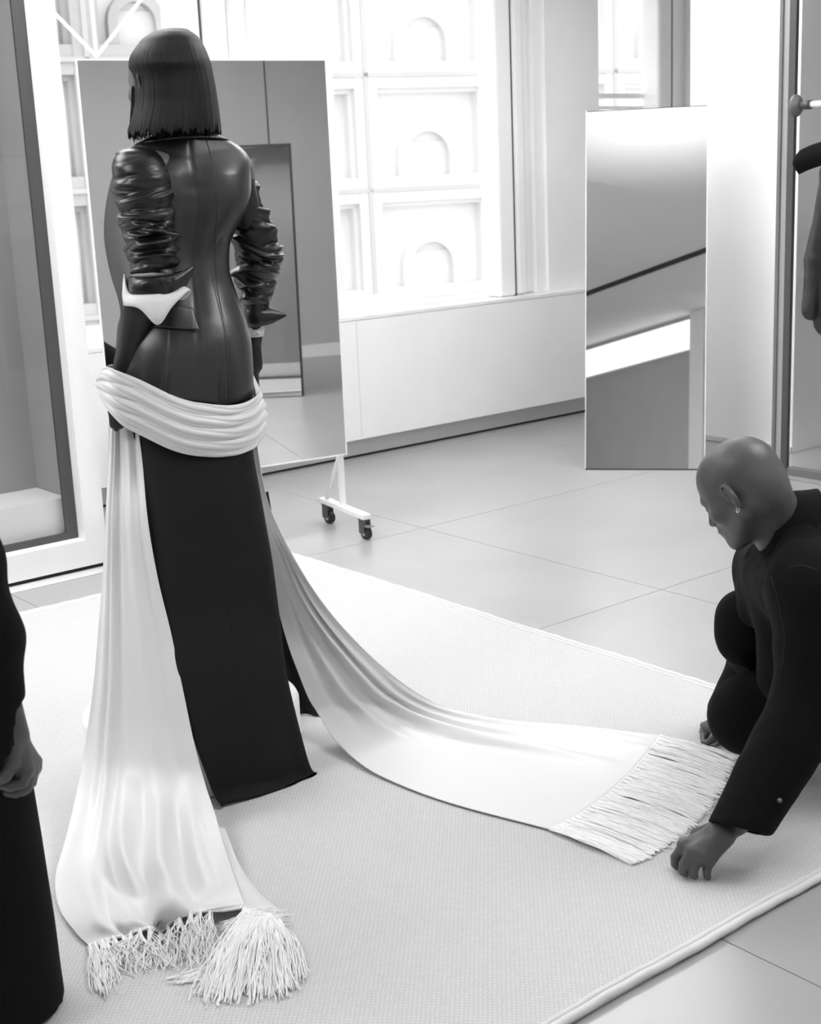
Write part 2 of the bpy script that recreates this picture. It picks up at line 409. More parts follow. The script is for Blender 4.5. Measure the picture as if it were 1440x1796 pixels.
# window wall
WTOP = 2.95
bays = [(-4.3, -2.2), (-1.7, .45), (2.64, 4.21), (4.74, 6.37), (6.85, 7.85)]
boxes = []
last = A0
for a0, a1 in bays:
    boxes.append((last, a0, -6.75, B0, 0, CEIL)); last = a1
boxes.append((last, A1 + .2, -6.75, B0, 0, CEIL))
for a0, a1 in bays:
    boxes.append((a0, a1, -6.75, B0, WTOP, CEIL)); boxes.append((a0, a1, -6.75, B0 - .0, 0, .80))
abx('wall_far', boxes, M['white'], None, 'structure')
abx('baseboard_far', [(2.62, 8.5, B0, B0 + .012, .014, .118)], M['kick'], None, 'structure')
abx('shadow_gap_far', [(2.62, 8.5, B0, B0 + .006, 0, .014)], M['gap'], None, 'structure')  # dark colour painted in as the shade of the gap below the kick
bench = abx('trim_2', [(2.62, 8.5, B0, -6.33, .115, .80)], M['white'], None, 'structure', .004)
tag(abx('sill', [(2.62, 8.5, -6.56, -6.326, .80, .822)], M['white_gloss'], bench, None, .003))
abx('panel_joint', [(4.752, 4.755, -6.3296, -6.3288, .13, .79)], M['kick'], bench)
def window(idx, a0, a1, bglass=-6.56, zb=.822, full=True):
    root = abx('window_%d' % idx, [(a0, a1, bglass - .05, bglass + .05, zb, zb + .035), (a0, a0 + .05, bglass - .05, bglass + .05, zb, WTOP), (a0 + .05, a1 - .05, bglass - .05, bglass + .05, WTOP - .06, WTOP)], M['white'], None, 'structure', .003)
    abx('bottom_rail', [(a0 + .05, a1 - .28, bglass - .03, bglass + .035, zb + .035, zb + .085)], M['white'], root, None, .006)
    abx('casing_post', [(a1 - .43, a1 - .292, bglass + .0, bglass + .16, zb, WTOP)], M['white'], root, None, .02)
    abx('gasket', [(a1 - .289, a1 - .278, bglass + .0, bglass + .145, zb, WTOP)], M['frame_dark'], root)
    abx('casing_post', [(a1 - .276, a1 - .17, bglass + .0, bglass + .15, zb, WTOP)], M['white'], root, None, .03)
    abx('casing_panel', [(a1 - .17, a1 - .09, bglass - .02, bglass + .10, zb, WTOP)], M['white'], root, None, .02)
    abx('casing_panel', [(a1 - .09, a1 - .001, bglass - .02, bglass + .13, zb, WTOP)], M['white'], root, None, .004)
    abx('pane', [(a0 + .05, a1 - .43, bglass - .004, bglass + .004, zb + .085, WTOP - .06)], M['glass'], root)
    return root
window(1, 2.64, 4.21); window(2, 4.74, 6.37); window(3, -4.3, -2.2); window(4, -1.7, .45)
w5 = window(5, 6.85, 7.85); abx('rail', [(6.9, 7.42, -6.585, -6.535, 2.02, 2.05), (6.9, 7.42, -6.575, -6.54, 1.95, 1.97)], M['white'], w5)
for a0, a1 in bays:
    ld = bpy.data.lights.new('daylight_portal', 'AREA'); ld.shape = 'RECTANGLE'; ld.size = a1 - a0; ld.size_y = WTOP - .8
    ld.cycles.is_portal = True
    lo = bpy.data.objects.new('daylight_portal', ld); C.objects.link(lo)
    lo.matrix_world = Matrix(((AX[0], 0, -BX[0], 0), (AX[1], 0, -BX[1], 0), (0, 1, 0, 0), (0, 0, 0, 1)))
    lo.location = Vector(W((a0 + a1) / 2, -6.66, (WTOP + .8) / 2))
# right wall (a = 6.4) with a tall bright opening, and the recess beyond the partition
RW = 6.4
abx('wall_right', [(RW, RW + .3, -5.285, -4.56, 0, CEIL), (RW + .3, A1 + .2, -4.7, -4.56, 0, CEIL), (A1, A1 + .2, -4.56, B1 + .2, 0, CEIL), (A1, A1 + .2, B0 - .3, -4.7, 0, CEIL)], M['white'], None, 'structure')
abx('trim_3', [(RW - .008, RW, -5.285, -5.25, 0, CEIL), (RW - .004, RW, -5.245, -5.215, 0, CEIL)], M['white'], None, 'structure')
abx('baseboard_right', [(RW - .012, RW, -5.21, -4.56, .004, .032), (RW + .3, A1, -4.56, -4.554, 0, .016), (A1 - .006, A1, -4.554, B1, 0, .016)], M['kick'], None, 'structure')
# near wall, left wall
abx('wall_near', [(A0 - .2, A1 + .2, B1, B1 + .2, 0, CEIL)], M['near_wall'], None, 'structure')
abx('wall_left', [(A0 - .2, A0, B0 - .3, B1, 0, CEIL)], M['near_wall'], None, 'structure')
abx('baseboard_near', [(A0, A1, B1 - .015, B1, 0, .11)], M['white'], None, 'structure')
# white pier with glazed niche on the left
PB = -5.36
pier = abx('wall_pier', [(.9, 1.15, B0, PB, .02, CEIL), (2.524, 2.62, B0, PB, .02, CEIL), (1.15, 2.524, B0, PB, 2.75, CEIL), (1.15, 2.524, B0, PB, .02, .135), (1.15, 2.524, B0, -5.8, .135, 2.75)], M['white'], None, 'structure')
abx('shadow_gap', [(.91, 2.61, B0, PB - .015, 0, .02)], M['gap'], pier)
abx('trim_4', [(.9, 2.62, PB - .01, PB + .085, 0, .003)], M['kick'], None, 'structure')
nf = abx('window_6', [(2.47, 2.524, -5.44, -5.425, .135, 2.75), (1.15, 1.2, -5.44, -5.425, .135, 2.75), (1.2, 2.47, -5.44, -5.425, .135, .165), (1.2, 2.47, -5.44, -5.425, 2.70, 2.75)], M['frame_dark'], None, 'structure')
abx('pane', [(1.2, 2.47, -5.436, -5.430, .165, 2.70)], M['glass'], nf)
abx('niche_back', [(1.15, 2.524, -5.79, -5.76, .135, 2.75)], M['niche'], nf)
abx('niche_side', [(2.508, 2.5235, -5.76, -5.442, .136, 2.75)], M['niche'], nf)
abx('niche_plinth', [(1.17, 2.505, -5.758, -5.47, .136, .31)], M['white'], nf)
abx('fill_strip', [(1.16, 1.19, -5.74, -5.46, .32, 2.7)], mat('niche_fill_strip', .9, .5, emit=.35), nf)  # unseen strip added to brighten the niche back panel
# metal partition frame at the right
PA = 5.87
pf = abx('trim_5', [(PA - .003, PA + .02, -4.249, -4.212, 0, CEIL)], M['frame_dark'], None, 'structure')
abx('post_face', [(PA - .005, PA + .02, -4.305, -4.286, 0, CEIL)], M['post_grey'], pf)
abx('post_face', [(PA + .004, PA + .02, -4.286, -4.272, 0, CEIL)], M['post_light'], pf)
abx('post_face', [(PA - .001, PA + .02, -4.272, -4.249, 0, CEIL)], M['post_light'], pf)
abx('bottom_rail', [(PA, PA + .05, -4.212, -2.1, 0, .052)], M['post_grey'], pf, None, .003)
abx('floor_track', [(PA - .05, PA, -4.30, -2.1, 0, .012)], M['post_light'], pf)
abx('end_post', [(PA, PA + .08, -2.1, -2.0, 0, CEIL)], M['post_grey'], pf)
abx('wall_partition', [(PA, PA + .12, -2.0, B1, 0, CEIL)], M['near_wall'], None, 'structure')
# wall panel joints and ceiling slot seen in the mirrors, then ceiling panels, some of them added
abx('trim_6', [(5.02, 5.03, B1 - .004, B1, .11, CEIL)], M['gap'], None, 'structure')
abx('trim_7', [(-1.80, -1.54, B1 - .12, B1, 0, CEIL), (-1.525, -1.42, B1 - .11, B1, 0, CEIL)], M['white'], None, 'structure')
slot = abx('ceiling_slot', [(-4.4, 4.4, -.49, -.385, CEIL - .012, CEIL)], M['gap'])
tag(slot, 'long black slot of the ceiling seen as a dark line in the narrow mirror', 'ceiling slot')
LAMP = mat('lamp_diffuser', .9, .5, emit=4.8); FILL = mat('fill_diffuser', .9, .5, emit=5.4); PAINTED_GLOW = mat('painted_glow', .88, .8)  # low diffuser: unseen panels added to brighten the near rug and walls
_nt = PAINTED_GLOW.node_tree; _g = _nt.nodes.new('ShaderNodeTexGradient'); _g.gradient_type = 'QUADRATIC_SPHERE'; _m = _nt.nodes.new('ShaderNodeMapping'); _tc = _nt.nodes.new('ShaderNodeTexCoord')  # radial emission paints a soft glow onto the ceiling
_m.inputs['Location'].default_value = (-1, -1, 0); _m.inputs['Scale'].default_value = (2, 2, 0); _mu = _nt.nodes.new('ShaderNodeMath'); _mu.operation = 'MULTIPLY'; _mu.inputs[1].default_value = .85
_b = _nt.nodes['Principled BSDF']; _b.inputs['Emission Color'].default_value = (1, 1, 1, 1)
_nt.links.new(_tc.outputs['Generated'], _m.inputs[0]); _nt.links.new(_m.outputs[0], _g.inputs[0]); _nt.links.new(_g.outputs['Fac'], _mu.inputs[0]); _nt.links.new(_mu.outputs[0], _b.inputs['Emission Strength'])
PANELS = [(.6, -4.7, .95, .5, LAMP, 'near the left windows'), (2.6, -5.0, .95, .5, LAMP, 'over the pier and window'), (5.0, -4.7, .95, .5, LAMP, 'over the narrow mirror'),
          (-.8, -2.9, .9, .6, FILL, 'added to brighten the dim side of the rug'), (3.5, -1.1, .9, .6, FILL, 'added nearest the grey partition'), (3.15, -3.05, 1.5, 1.5, PAINTED_GLOW, 'added as a painted round glow over the crouching person')]
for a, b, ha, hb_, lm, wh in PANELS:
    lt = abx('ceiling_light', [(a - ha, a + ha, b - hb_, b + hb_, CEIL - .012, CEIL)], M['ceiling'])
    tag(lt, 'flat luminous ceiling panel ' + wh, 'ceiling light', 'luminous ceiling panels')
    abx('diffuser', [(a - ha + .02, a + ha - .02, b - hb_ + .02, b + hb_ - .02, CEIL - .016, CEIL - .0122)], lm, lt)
cove = abx('wall_light', [(-4.4, 2.4, B1 - .04, B1, 2.66, CEIL - .05)], M['white'])
tag(cove, 'long luminous wall strip seen as a white band in the narrow mirror', 'wall light')
abx('diffuser', [(-4.35, 2.35, B1 - .046, B1 - .0402, 2.67, CEIL - .06)], mat('strip_diffuser', .9, .5, emit=.65), cove)
# ------------------------------------------------------------------ city outside
gnd = abx('ground', [(-60, 90, -120, -7.2, -9.2, -9)], M['facade_grey'], None, 'structure')
def facade(name, O, yaw, nx, nz, cw, ch, label, wall_m, x_brace=False, first=0, deep=.5):
    """a row of stone bays: O = world point of a cell corner, cells run along yaw"""
    d = np.array([math.sin(yaw), math.cos(yaw), 0]); n = np.array([d[1], -d[0], 0])     # n points to the room
    root = empty(name, O, label, 'building')
    O = np.array(O, float)
    def bx(nm, boxes, m, par=None):
        bm = bmesh.new()
        for (x0, x1, y0, y1, z0, z1) in boxes: bm_box(bm, O + d * x0 + n * y0 + ZX * z0, d * (x1 - x0), n * (y1 - y0), ZX * (z1 - z0))
        return bm_obj(nm, bm, m, par if par is not None else root)
    X0, X1 = first * cw, (first + nx) * cw; Z0, Z1 = -4 * ch, (nz - 4) * ch
    bx('wall', [(X0, X1, -8, -deep - .3, Z0, Z1)], wall_m)
    piers = []
    for i in range(nx + 1): piers.append((X0 + i * cw - .34, X0 + i * cw + .34, -deep - .3, 0, Z0, Z1))
    for k in range(nz + 1): piers.append((X0, X1, -deep - .3, -.03, Z0 + k * ch - .36, Z0 + k * ch + .36))
    bx('pier_grid', piers, wall_m)
    js = [(X0 + i * cw - .07, X0 + i * cw + .07, 0, .05, Z0, Z1) for i in range(nx + 1)] + [(X0, X1, -.03, .05, Z0 + k * ch - .06, Z0 + k * ch + .06) for k in range(nz + 1)]
    bx('joint_grid', js, M['facade_joint'])
    for i in range(nx):
        for k in range(nz):
            x, z = X0 + i * cw, Z0 + k * ch
            wn = bx('window', [(x + .34, x + .46, -deep - .3, -deep + .2, z + .36, z + ch - .36), (x + cw - .46, x + cw - .34, -deep - .3, -deep + .2, z + .36, z + ch - .36), (x + .46, x + cw - .46, -deep - .3, -deep + .2, z + ch - .5, z + ch - .36)], wall_m)
            bx('pane', [(x + .46, x + cw - .46, -deep - .29, -deep - .2, z + .36, z + ch - .5)], M['facade_deep'], wn)
            # inner round arch
            bm = bmesh.new(); cx = x + cw * .5; r = cw * .17; zz = z + .36
            def arch(r0, r1, y0, y1):
                for s in range(12):
                    t0, t1 = math.pi * s / 12, math.pi * (s + 1) / 12
                    q = [O + d * (cx + rr * math.cos(t)) + ZX * (zz + ch * .18 + rr * math.sin(t)) + n * yy for yy in (y0, y1) for rr, t in ((r0, t0), (r1, t0), (r1, t1), (r0, t1))]
                    v = [bm.verts.new(p) for p in q]
                    for f in ((0, 1, 2, 3), (7, 6, 5, 4), (1, 5, 6, 2), (0, 3, 7, 4)): bm.faces.new([v[e] for e in f])
            arch(r, r + .25, -deep - .2, -deep + .1)
            bm_box(bm, O + d * (cx - r - .25) + n * (-deep - .2) + ZX * zz, d * .25, n * .3, ZX * ch * .18)
            bm_box(bm, O + d * (cx + r) + n * (-deep - .2) + ZX * zz, d * .25, n * .3, ZX * ch * .18)
            bm_obj('arch', bm, wall_m, wn)
            bx('arch_glass', [(cx - r, cx + r, -deep - .2, -deep - .12, zz, zz + ch * .18 + r * .6)], M['facade_glass'], wn)
    if x_brace:
        for k in range(5, nz):
            for i in range(nx):
                bm = bmesh.new(); x, z = X0 + i * cw, Z0 + k * ch
                p = [O + d * (x + cw * e) + n * .8 + ZX * (z + ch * g) for e, g in ((0, 0), (1, 1), (0, 1), (1, 0))]
                bm_tube(bm, [p[0], p[1]], .042, 6); bm_tube(bm, [p[2], p[3]], .042, 6); bm_tube(bm, [p[0], p[2]], .036, 6)
                bm_obj('brace', bm, M['white'], root)
    return root
facade('stone_building', at(650, 334, 42), math.radians(68), 4, 8, 4.15, 3.25, 'pale stone building with arched windows in square bays outside the middle window', M['facade'], first=-1)
facade('braced_building', at(352, 104, 38) - np.array([0, 0, 3.2]), math.radians(62), 2, 7, 3.0, 3.2, 'grey building with white crossed steel braces outside the window behind the dark-haired woman', M['facade_grey'], True, first=-2)
# ================================================================== RUG
ra0, ra1, rb0, rb1, RT = -.9, 3.25, -4.94, -1.672, .014
rug = abx('rug', [(ra0, ra1, rb0, rb1, .001, RT)], M['rug'])
rug.data.transform(Matrix.Identity(4))
# keep the weave aligned with the rug: rebuild in its own axes
rm = Matrix(((AX[0], BX[0], 0, 0), (AX[1], BX[1], 0, 0), (0, 0, 1, 0), (0, 0, 0, 1)))
rug.data.transform(rm.inverted()); rug.matrix_world = rm; bpy.context.view_layer.update()
tag(rug, 'large pale woven rug with corded edge under the woman on the white drum', 'rug')
bm = bmesh.new()
for off, r, zz in ((.0, .0095, .0125), (-.0185, .0065, .0125)):
    cs = [W(ra0 - off, rb0 - off, zz), W(ra1 + off, rb0 - off, zz), W(ra1 + off, rb1 + off, zz), W(ra0 - off, rb1 + off, zz)]
    for i in range(4):
        p, q = cs[i], cs[(i + 1) % 4]; k = 140
        pts = np.array([p + (q - p) * t for t in np.linspace(0, 1, k)]); pts[:, 2] += .0012 * np.sin(np.arange(k) * 1.7)
        nn = np.cross(q - p, ZX); nn /= np.linalg.norm(nn); pts += nn * (.003 * np.sin(np.arange(k) * .11 + i) + .002 * np.sin(np.arange(k) * .43))[:, None]
        bm_tube(bm, pts, r, 8)
bm_obj('border_cord', bm, mat('rug_cord', .68, .9, bump=.5, bscale=160, bdist=.002), rug, True)

# ================================================================== DRUM the woman stands on
DC = fl(336, 1231, .174)
drum = empty('drum_plinth', (DC[0], DC[1], RT), 'round white drum plinth under the woman in the white wrap', 'plinth')
prof = [(.0, .001), (.299, .001), (.303, .005), (.303, .150), (.300, .157), (.295, .160), (.0, .160)]
ang = np.linspace(0, 2 * math.pi, 97)[:-1]
P = np.array([[[DC[0] + r * math.cos(t), DC[1] + r * math.sin(t), RT + z] for t in ang] for r, z in [(max(r, .0005), z) for r, z in prof]])
grid_mesh('drum_shell', P, M['drum'], drum, closed=True, smooth=False)
for t in (200,):
    tt = math.radians(t); p = np.array([DC[0] + .303 * math.cos(tt), DC[1] + .303 * math.sin(tt), RT + .06]); nrm = np.array([math.cos(tt), math.sin(tt), 0])
    tube('screw', [p, p + nrm * .002], .004, M['rubber'], drum)

# ================================================================== ROLLING MIRROR
MY = math.radians(61); MD = np.array([math.sin(MY), math.cos(MY), 0]); MN = np.array([MD[1], -MD[0], 0])
MP = np.array([-.31, 6.26, 0]) + MN * .02
def mbox(name, x0, x1, y0, y1, z0, z1, m, par, bevel=0.):
    bm = bmesh.new(); bm_box(bm, MP + MD * x0 + MN * y0 + ZX * z0, MD * (x1 - x0), MN * (y1 - y0), ZX * (z1 - z0))
    o = bm_obj(name, bm, m, par)
    if bevel: md = o.modifiers.new('bevel', 'BEVEL'); md.width = bevel; md.segments = 2
    return o
rm_root = empty('rolling_mirror', MP + MD * -.5, 'wide standing mirror on a white caster frame behind the woman', 'mirror')
mbox('backing', -1.062, .020, -.012, -.003, .358, 2.087, M['white'], rm_root)
mbox('glass', -1.062, .020, -.003, .0, .364, 2.081, M['mirror'], rm_root)
mbox('glass_edge', -1.068, -1.062, -.003, .002, .358, 2.087, M['white'], rm_root); mbox('glass_edge', .020, .026, -.003, .002, .358, 2.087, M['white'], rm_root)
mbox('glass_edge', -1.062, .020, -.003, .002, 2.081, 2.087, M['white'], rm_root); mbox('glass_edge', -1.062, .020, -.003, .002, .358, .364, M['white'], rm_root)
def caster(x, y, rot, lock):
    base = MP + MD * x + MN * y; dr = MD * math.cos(rot) + MN * math.sin(rot); sd = np.cross(ZX, dr)
    bm = bmesh.new()
    bm_box(bm, base - dr * .02 - sd * .02 + ZX * .088, dr * .04, sd * .04, ZX * .006)
    for s in (-1, 1): bm_box(bm, base + sd * (s * .017) - sd * .0015 - dr * .018 + ZX * .028, dr * .04 , sd * .003, ZX * .062)
    fk = bm_obj('caster', bm, M['frame_dark'], rm_root)
    wc = base + dr * .012 + ZX * .030
    bm = bmesh.new(); bm_tube(bm, [wc - sd * .012, wc - sd * .0105, wc + sd * .0105, wc + sd * .012], [.026, .030, .030, .026], 28); bm_obj('wheel', bm, M['rubber'], fk)
    bm = bmesh.new(); bm_tube(bm, [wc - sd * .0165, wc + sd * .0165], .013, 18); bm_obj('hub', bm, M['steel'], fk)
    if lock:
        bm = bmesh.new(); bm_box(bm, base + dr * .012 - sd * .018 + ZX * .062, dr * .04, sd * .036, ZX * .005); bm_box(bm, base + dr * .005 - sd * .014 + ZX * .067, dr * .03, sd * .028, ZX * .005); bm_obj('brake_pedal', bm, M['steel'], fk)
for x in (.005, -1.045):
    mbox('post', x - .012, x + .012, -.045, -.02, .115, 2.0, M['white_gloss'], rm_root, .002)
    mbox('foot', x - .021, x + .021, -.245, .205, .094, .118, M['white_gloss'], rm_root, .003)
    b0 = MP + MD * x + MN * -.20 + ZX * .118; b1 = MP + MD * x + MN * -.035 + ZX * .36
    tube('brace', [b0, b1], .0105, M['white_gloss'], rm_root, 8)
    for yy, lk in ((-.20, False), (.175, True)): caster(x, yy, math.radians(75 if not lk else 80), lk)
    for yy in (-.205, -.032):
        p = MP + MD * x + MN * yy + ZX * .118; tube('bolt', [p, p + ZX * .004], .006, M['steel'], rm_root, 8)

# ================================================================== LEANING MIRRORS
def leaning_mirror(name, p0, p1, height, lean, label, edge_w=.004, z0=.0):
    p0, p1 = np.array(p0, float), np.array(p1, float); d = p1 - p0; wd = np.linalg.norm(d); d /= wd
    n = np.array([d[1], -d[0], 0]); up = ZX * math.cos(lean) - n * math.sin(lean); fn = n * math.cos(lean) + ZX * math.sin(lean)
    root = empty(name, (p0 + p1) / 2, label, 'mirror')
    def bx(nm, x0, x1, y0, y1, z0, z1, m):
        bm = bmesh.new(); bm_box(bm, p0 + d * x0 + fn * y0 + up * z0, d * (x1 - x0), fn * (y1 - y0), up * (z1 - z0)); return bm_obj(nm, bm, m, root)
    bx('backing', 0, wd, -.016, -.002, .004, height, M['mirror_edge'])
    bx('glass', edge_w, wd - edge_w, -.002, .0, .006, height - edge_w, M['mirror'])
    for a, b, c, e in ((0, edge_w, .004, height), (wd - edge_w, wd, .004, height)): bx('edge', a, b, -.002, .002, c, e, M['white'] if edge_w < .01 else M['mirror_edge'])
    bx('edge', 0, wd, -.003, .002, -.002, .006, M['mirror_edge'])
    # rear strut that holds it
    c = (p0 + p1) / 2; top = c + up * (height * .62) - fn * .02; ft = c - n * (height * .62 * math.sin(lean) + .42)
    tube('strut', [top, ft + ZX * .012], .012, M['mirror_edge'], root)
    return root
leaning_mirror('leaning_mirror', np.array([.953, 7.355, 0]), np.array([1.573, 7.218, 0]), 1.903, math.radians(9.6), 'narrow frameless mirror standing before the white wall with a dark line across it')
leaning_mirror('leaning_mirror', W(4.60, -1.0, 0), W(4.04, -.78, 0), 1.85, math.radians(4), 'dark-edged narrow mirror seen only as a reflection in the wide caster mirror', .016)

# ================================================================== CLOTHES RAIL and hanging jacket
RZ = 1.835; RA = PA + .01
rail = empty('clothes_rail', W(RA, -4.21, RZ), 'white clothes rail held by dark bracket on the grey post', 'clothes rail')
rail['on_wall'] = 1
tube('rod', [W(RA, -4.13, RZ), W(RA, -2.1, RZ)], .0155, M['white_gloss'], rail, 16)
bm = bmesh.new()
bm_tube(bm, [W(RA, -4.214, RZ), W(RA, -4.204, RZ), W(RA, -4.19, RZ), W(RA, -4.18, RZ)], [.055, .050, .034, .024], 20)
bm_obj('flange', bm, M['post_grey'], rail, True)
tube('socket', [W(RA, -4.185, RZ), W(RA, -4.124, RZ)], .021, M['frame_dark'], rail, 16)
# ================================================================== WOMAN ON THE DRUM
from mathutils.bvhtree import BVHTree
PPM = 660.0
WYAW = math.radians(22)
LAT = np.array([math.cos(WYAW), math.sin(WYAW), 0]); FWD = np.array([-math.sin(WYAW), math.cos(WYAW), 0])
woman = empty('person', (DC[0], DC[1], RT + .16), 'dark-haired person seen from behind in ruched black leather jacket, long black skirt and white satin wrap, standing on the round drum', 'person')
woman['label'] = 'bob-haired person seen from behind in black leather jacket and trailing white wrap on drum'
def sgnpow(x, p): return np.sign(x) * np.abs(x) ** p
def body_ring(u, l, r, v, Yc, rho, N, yaw=WYAW, ex=2.3, grow=0.):
    c = at((l + r) / 2, v, Yc); ppm = F_PX / (Yc * cp - (c[2] - CAM_H) * sp); hw = (r - l) / 2 / ppm
    a = hw / math.sqrt(math.cos(yaw)**2 + (math.sin(yaw) * rho)**2) + grow; d = a * rho + (grow * (1 - rho))
    ph = np.arange(N) * 2 * math.pi / N
    X = sgnpow(np.cos(ph), 2 / ex) * a; Y = sgnpow(np.sin(ph), 2 / ex) * d
    lat = np.array([math.cos(yaw), math.sin(yaw), 0]); fw = np.array([-math.sin(yaw), math.cos(yaw), 0])
    return c + X[:, None] * lat + Y[:, None] * fw
TOR = [(230, 300, 345, .9), (236, 282, 362, .8), (243, 258, 387, .62), (254, 234, 408, .52), (268, 217, 424, .5), (285, 206, 434, .55), (305, 206, 437, .62), (335, 216, 437, .68), (370, 227, 430, .72),
       (400, 235, 416, .74), (430, 241, 402, .75), (455, 243, 398, .76), (480, 243, 401, .77), (510, 238, 409, .78), (540, 229, 419, .80), (570, 219, 430, .82), (600, 210, 437, .84), (640, 203, 440, .84), (680, 201, 441, .82), (704, 202, 440, .80)]
NT, RTW = 280, 220
tv = np.linspace(230, 704, RTW); K = cat_rows([(k[0], k[1:]) for k in TOR], tv)
def tor_Y(v): return 3.735 + .012 * math.cos((v - 300) / 110)
P = np.array([body_ring(None, K[i][0], K[i][1], tv[i], tor_Y(tv[i]), K[i][2], NT) for i in range(RTW)])
ph = np.degrees(np.arange(NT) * 2 * math.pi / NT); back = (ph - 270 + 180) % 360 - 180       # 0 at the spine
def env(v, a, b, c, d): return np.clip((v - a) / (b - a), 0, 1) * np.clip((d - v) / (d - c), 0, 1)
V2, B2 = np.meshgrid(tv, back, indexing='ij')
disp = -.011 * np.exp(-(B2 / 10)**2) * env(V2, 270, 330, 440, 560) + .009 * (np.exp(-((B2 - 34) / 17)**2) + np.exp(-((B2 + 34) / 17)**2)) * env(V2, 265, 310, 330, 420)
disp += -.0022 * np.exp(-(B2 / 1.1)**2) * env(V2, 236, 240, 735, 745)
for q in (-1, 1):
    sc_ = q * (46 - 22 * np.clip((V2 - 330) / 150, 0, 1)); disp += -.0018 * np.exp(-((B2 - sc_) / 1.2)**2) * env(V2, 400, 440, 735, 745)
    disp += .004 * np.exp(-((B2 - q * 17 - 3 * np.sin(V2 / 40)) / 4.5)**2) * env(V2, 560, 640, 735, 745)
disp += .0035 * np.sin(V2 / 13 + B2 / 16 + 1.5 * np.sin(B2 / 23)) * env(V2, 400, 440, 470, 520) * np.exp(-((np.abs(B2) - 55) / 30)**2)
disp += .002 * np.sin(V2 / 31 + np.sin(B2 / 15) * 2) * np.exp(-(B2 / 60)**2)
Nn = grid_normals(P, True); sg = np.sign(np.sum(Nn[100, 0] * LAT)); P = P + Nn * sg * disp[..., None]
jacket = grid_mesh('jacket', P, M['leather'], woman, closed=True, cap1=True)
bpy.context.view_layer.update()
tor_bvh = BVHTree.FromPolygons([tuple(x) for x in P.reshape(-1, 3)], [(i * NT + j, i * NT + (j + 1) % NT, (i + 1) * NT + (j + 1) % NT, (i + 1) * NT + j) for i in range(RTW - 1) for j in range(NT)])
def hit(bvh, u, v, lift=.002):
    d = Vector(ray(u, v)).normalized(); h = bvh.ray_cast(Vector(CAMP), d)
    if h[0] is None: return None
    return np.array(h[0] - d * lift)
# collar band
cv = [(0, (236, 280, 364, .8)), (.5, (244, 262, 382, .66)), (1, (252, 252, 396, .6))]
KK = cat_rows(cv, 10)
Pc = np.array([body_ring(None, k[1], k[2], k[0], tor_Y(k[0]), k[3], 96, grow=.005) for k in KK]); 
Pc[:, :, 2] += .012 * np.exp(-(((np.degrees(np.arange(96) * 2 * math.pi / 96) - 270 + 180) % 360 - 180) / 60)**2)[None, :]
grid_mesh('collar', Pc, M['leather'], jacket, closed=True, thick=.006)
# pocket flap laid on the hip
q = [(303, 533), (338, 541), (350, 579), (268, 573)]
G = np.zeros((14, 20, 3))
for i, s in enumerate(np.linspace(0, 1, 14)):
    for j, t in enumerate(np.linspace(0, 1, 20)):
        u = (1 - s) * ((1 - t) * q[0][0] + t * q[1][0]) + s * ((1 - t) * q[3][0] + t * q[2][0]); v = (1 - s) * ((1 - t) * q[0][1] + t * q[1][1]) + s * ((1 - t) * q[3][1] + t * q[2][1])
        h = hit(tor_bvh, u, v, .004 + .006 * s); G[i, j] = h if h is not None else at(u, v, 3.6)
grid_mesh('pocket_flap', G, M['leather'], jacket, thick=.004)
# seams
for pts in ([(362, 246), (370, 275), (377, 310), (380, 350), (379, 400), (377, 440), (381, 500), (391, 560), (398, 640), (402, 700)],):
    kk = cat_rows([(p[1], p) for p in pts], 80); hp = [hit(tor_bvh, a, b, .0002) for a, b in kk]
    hp = [h for h in hp if h is not None]; tube('back_seam', hp, .0011, M['leather'], jacket, 5)

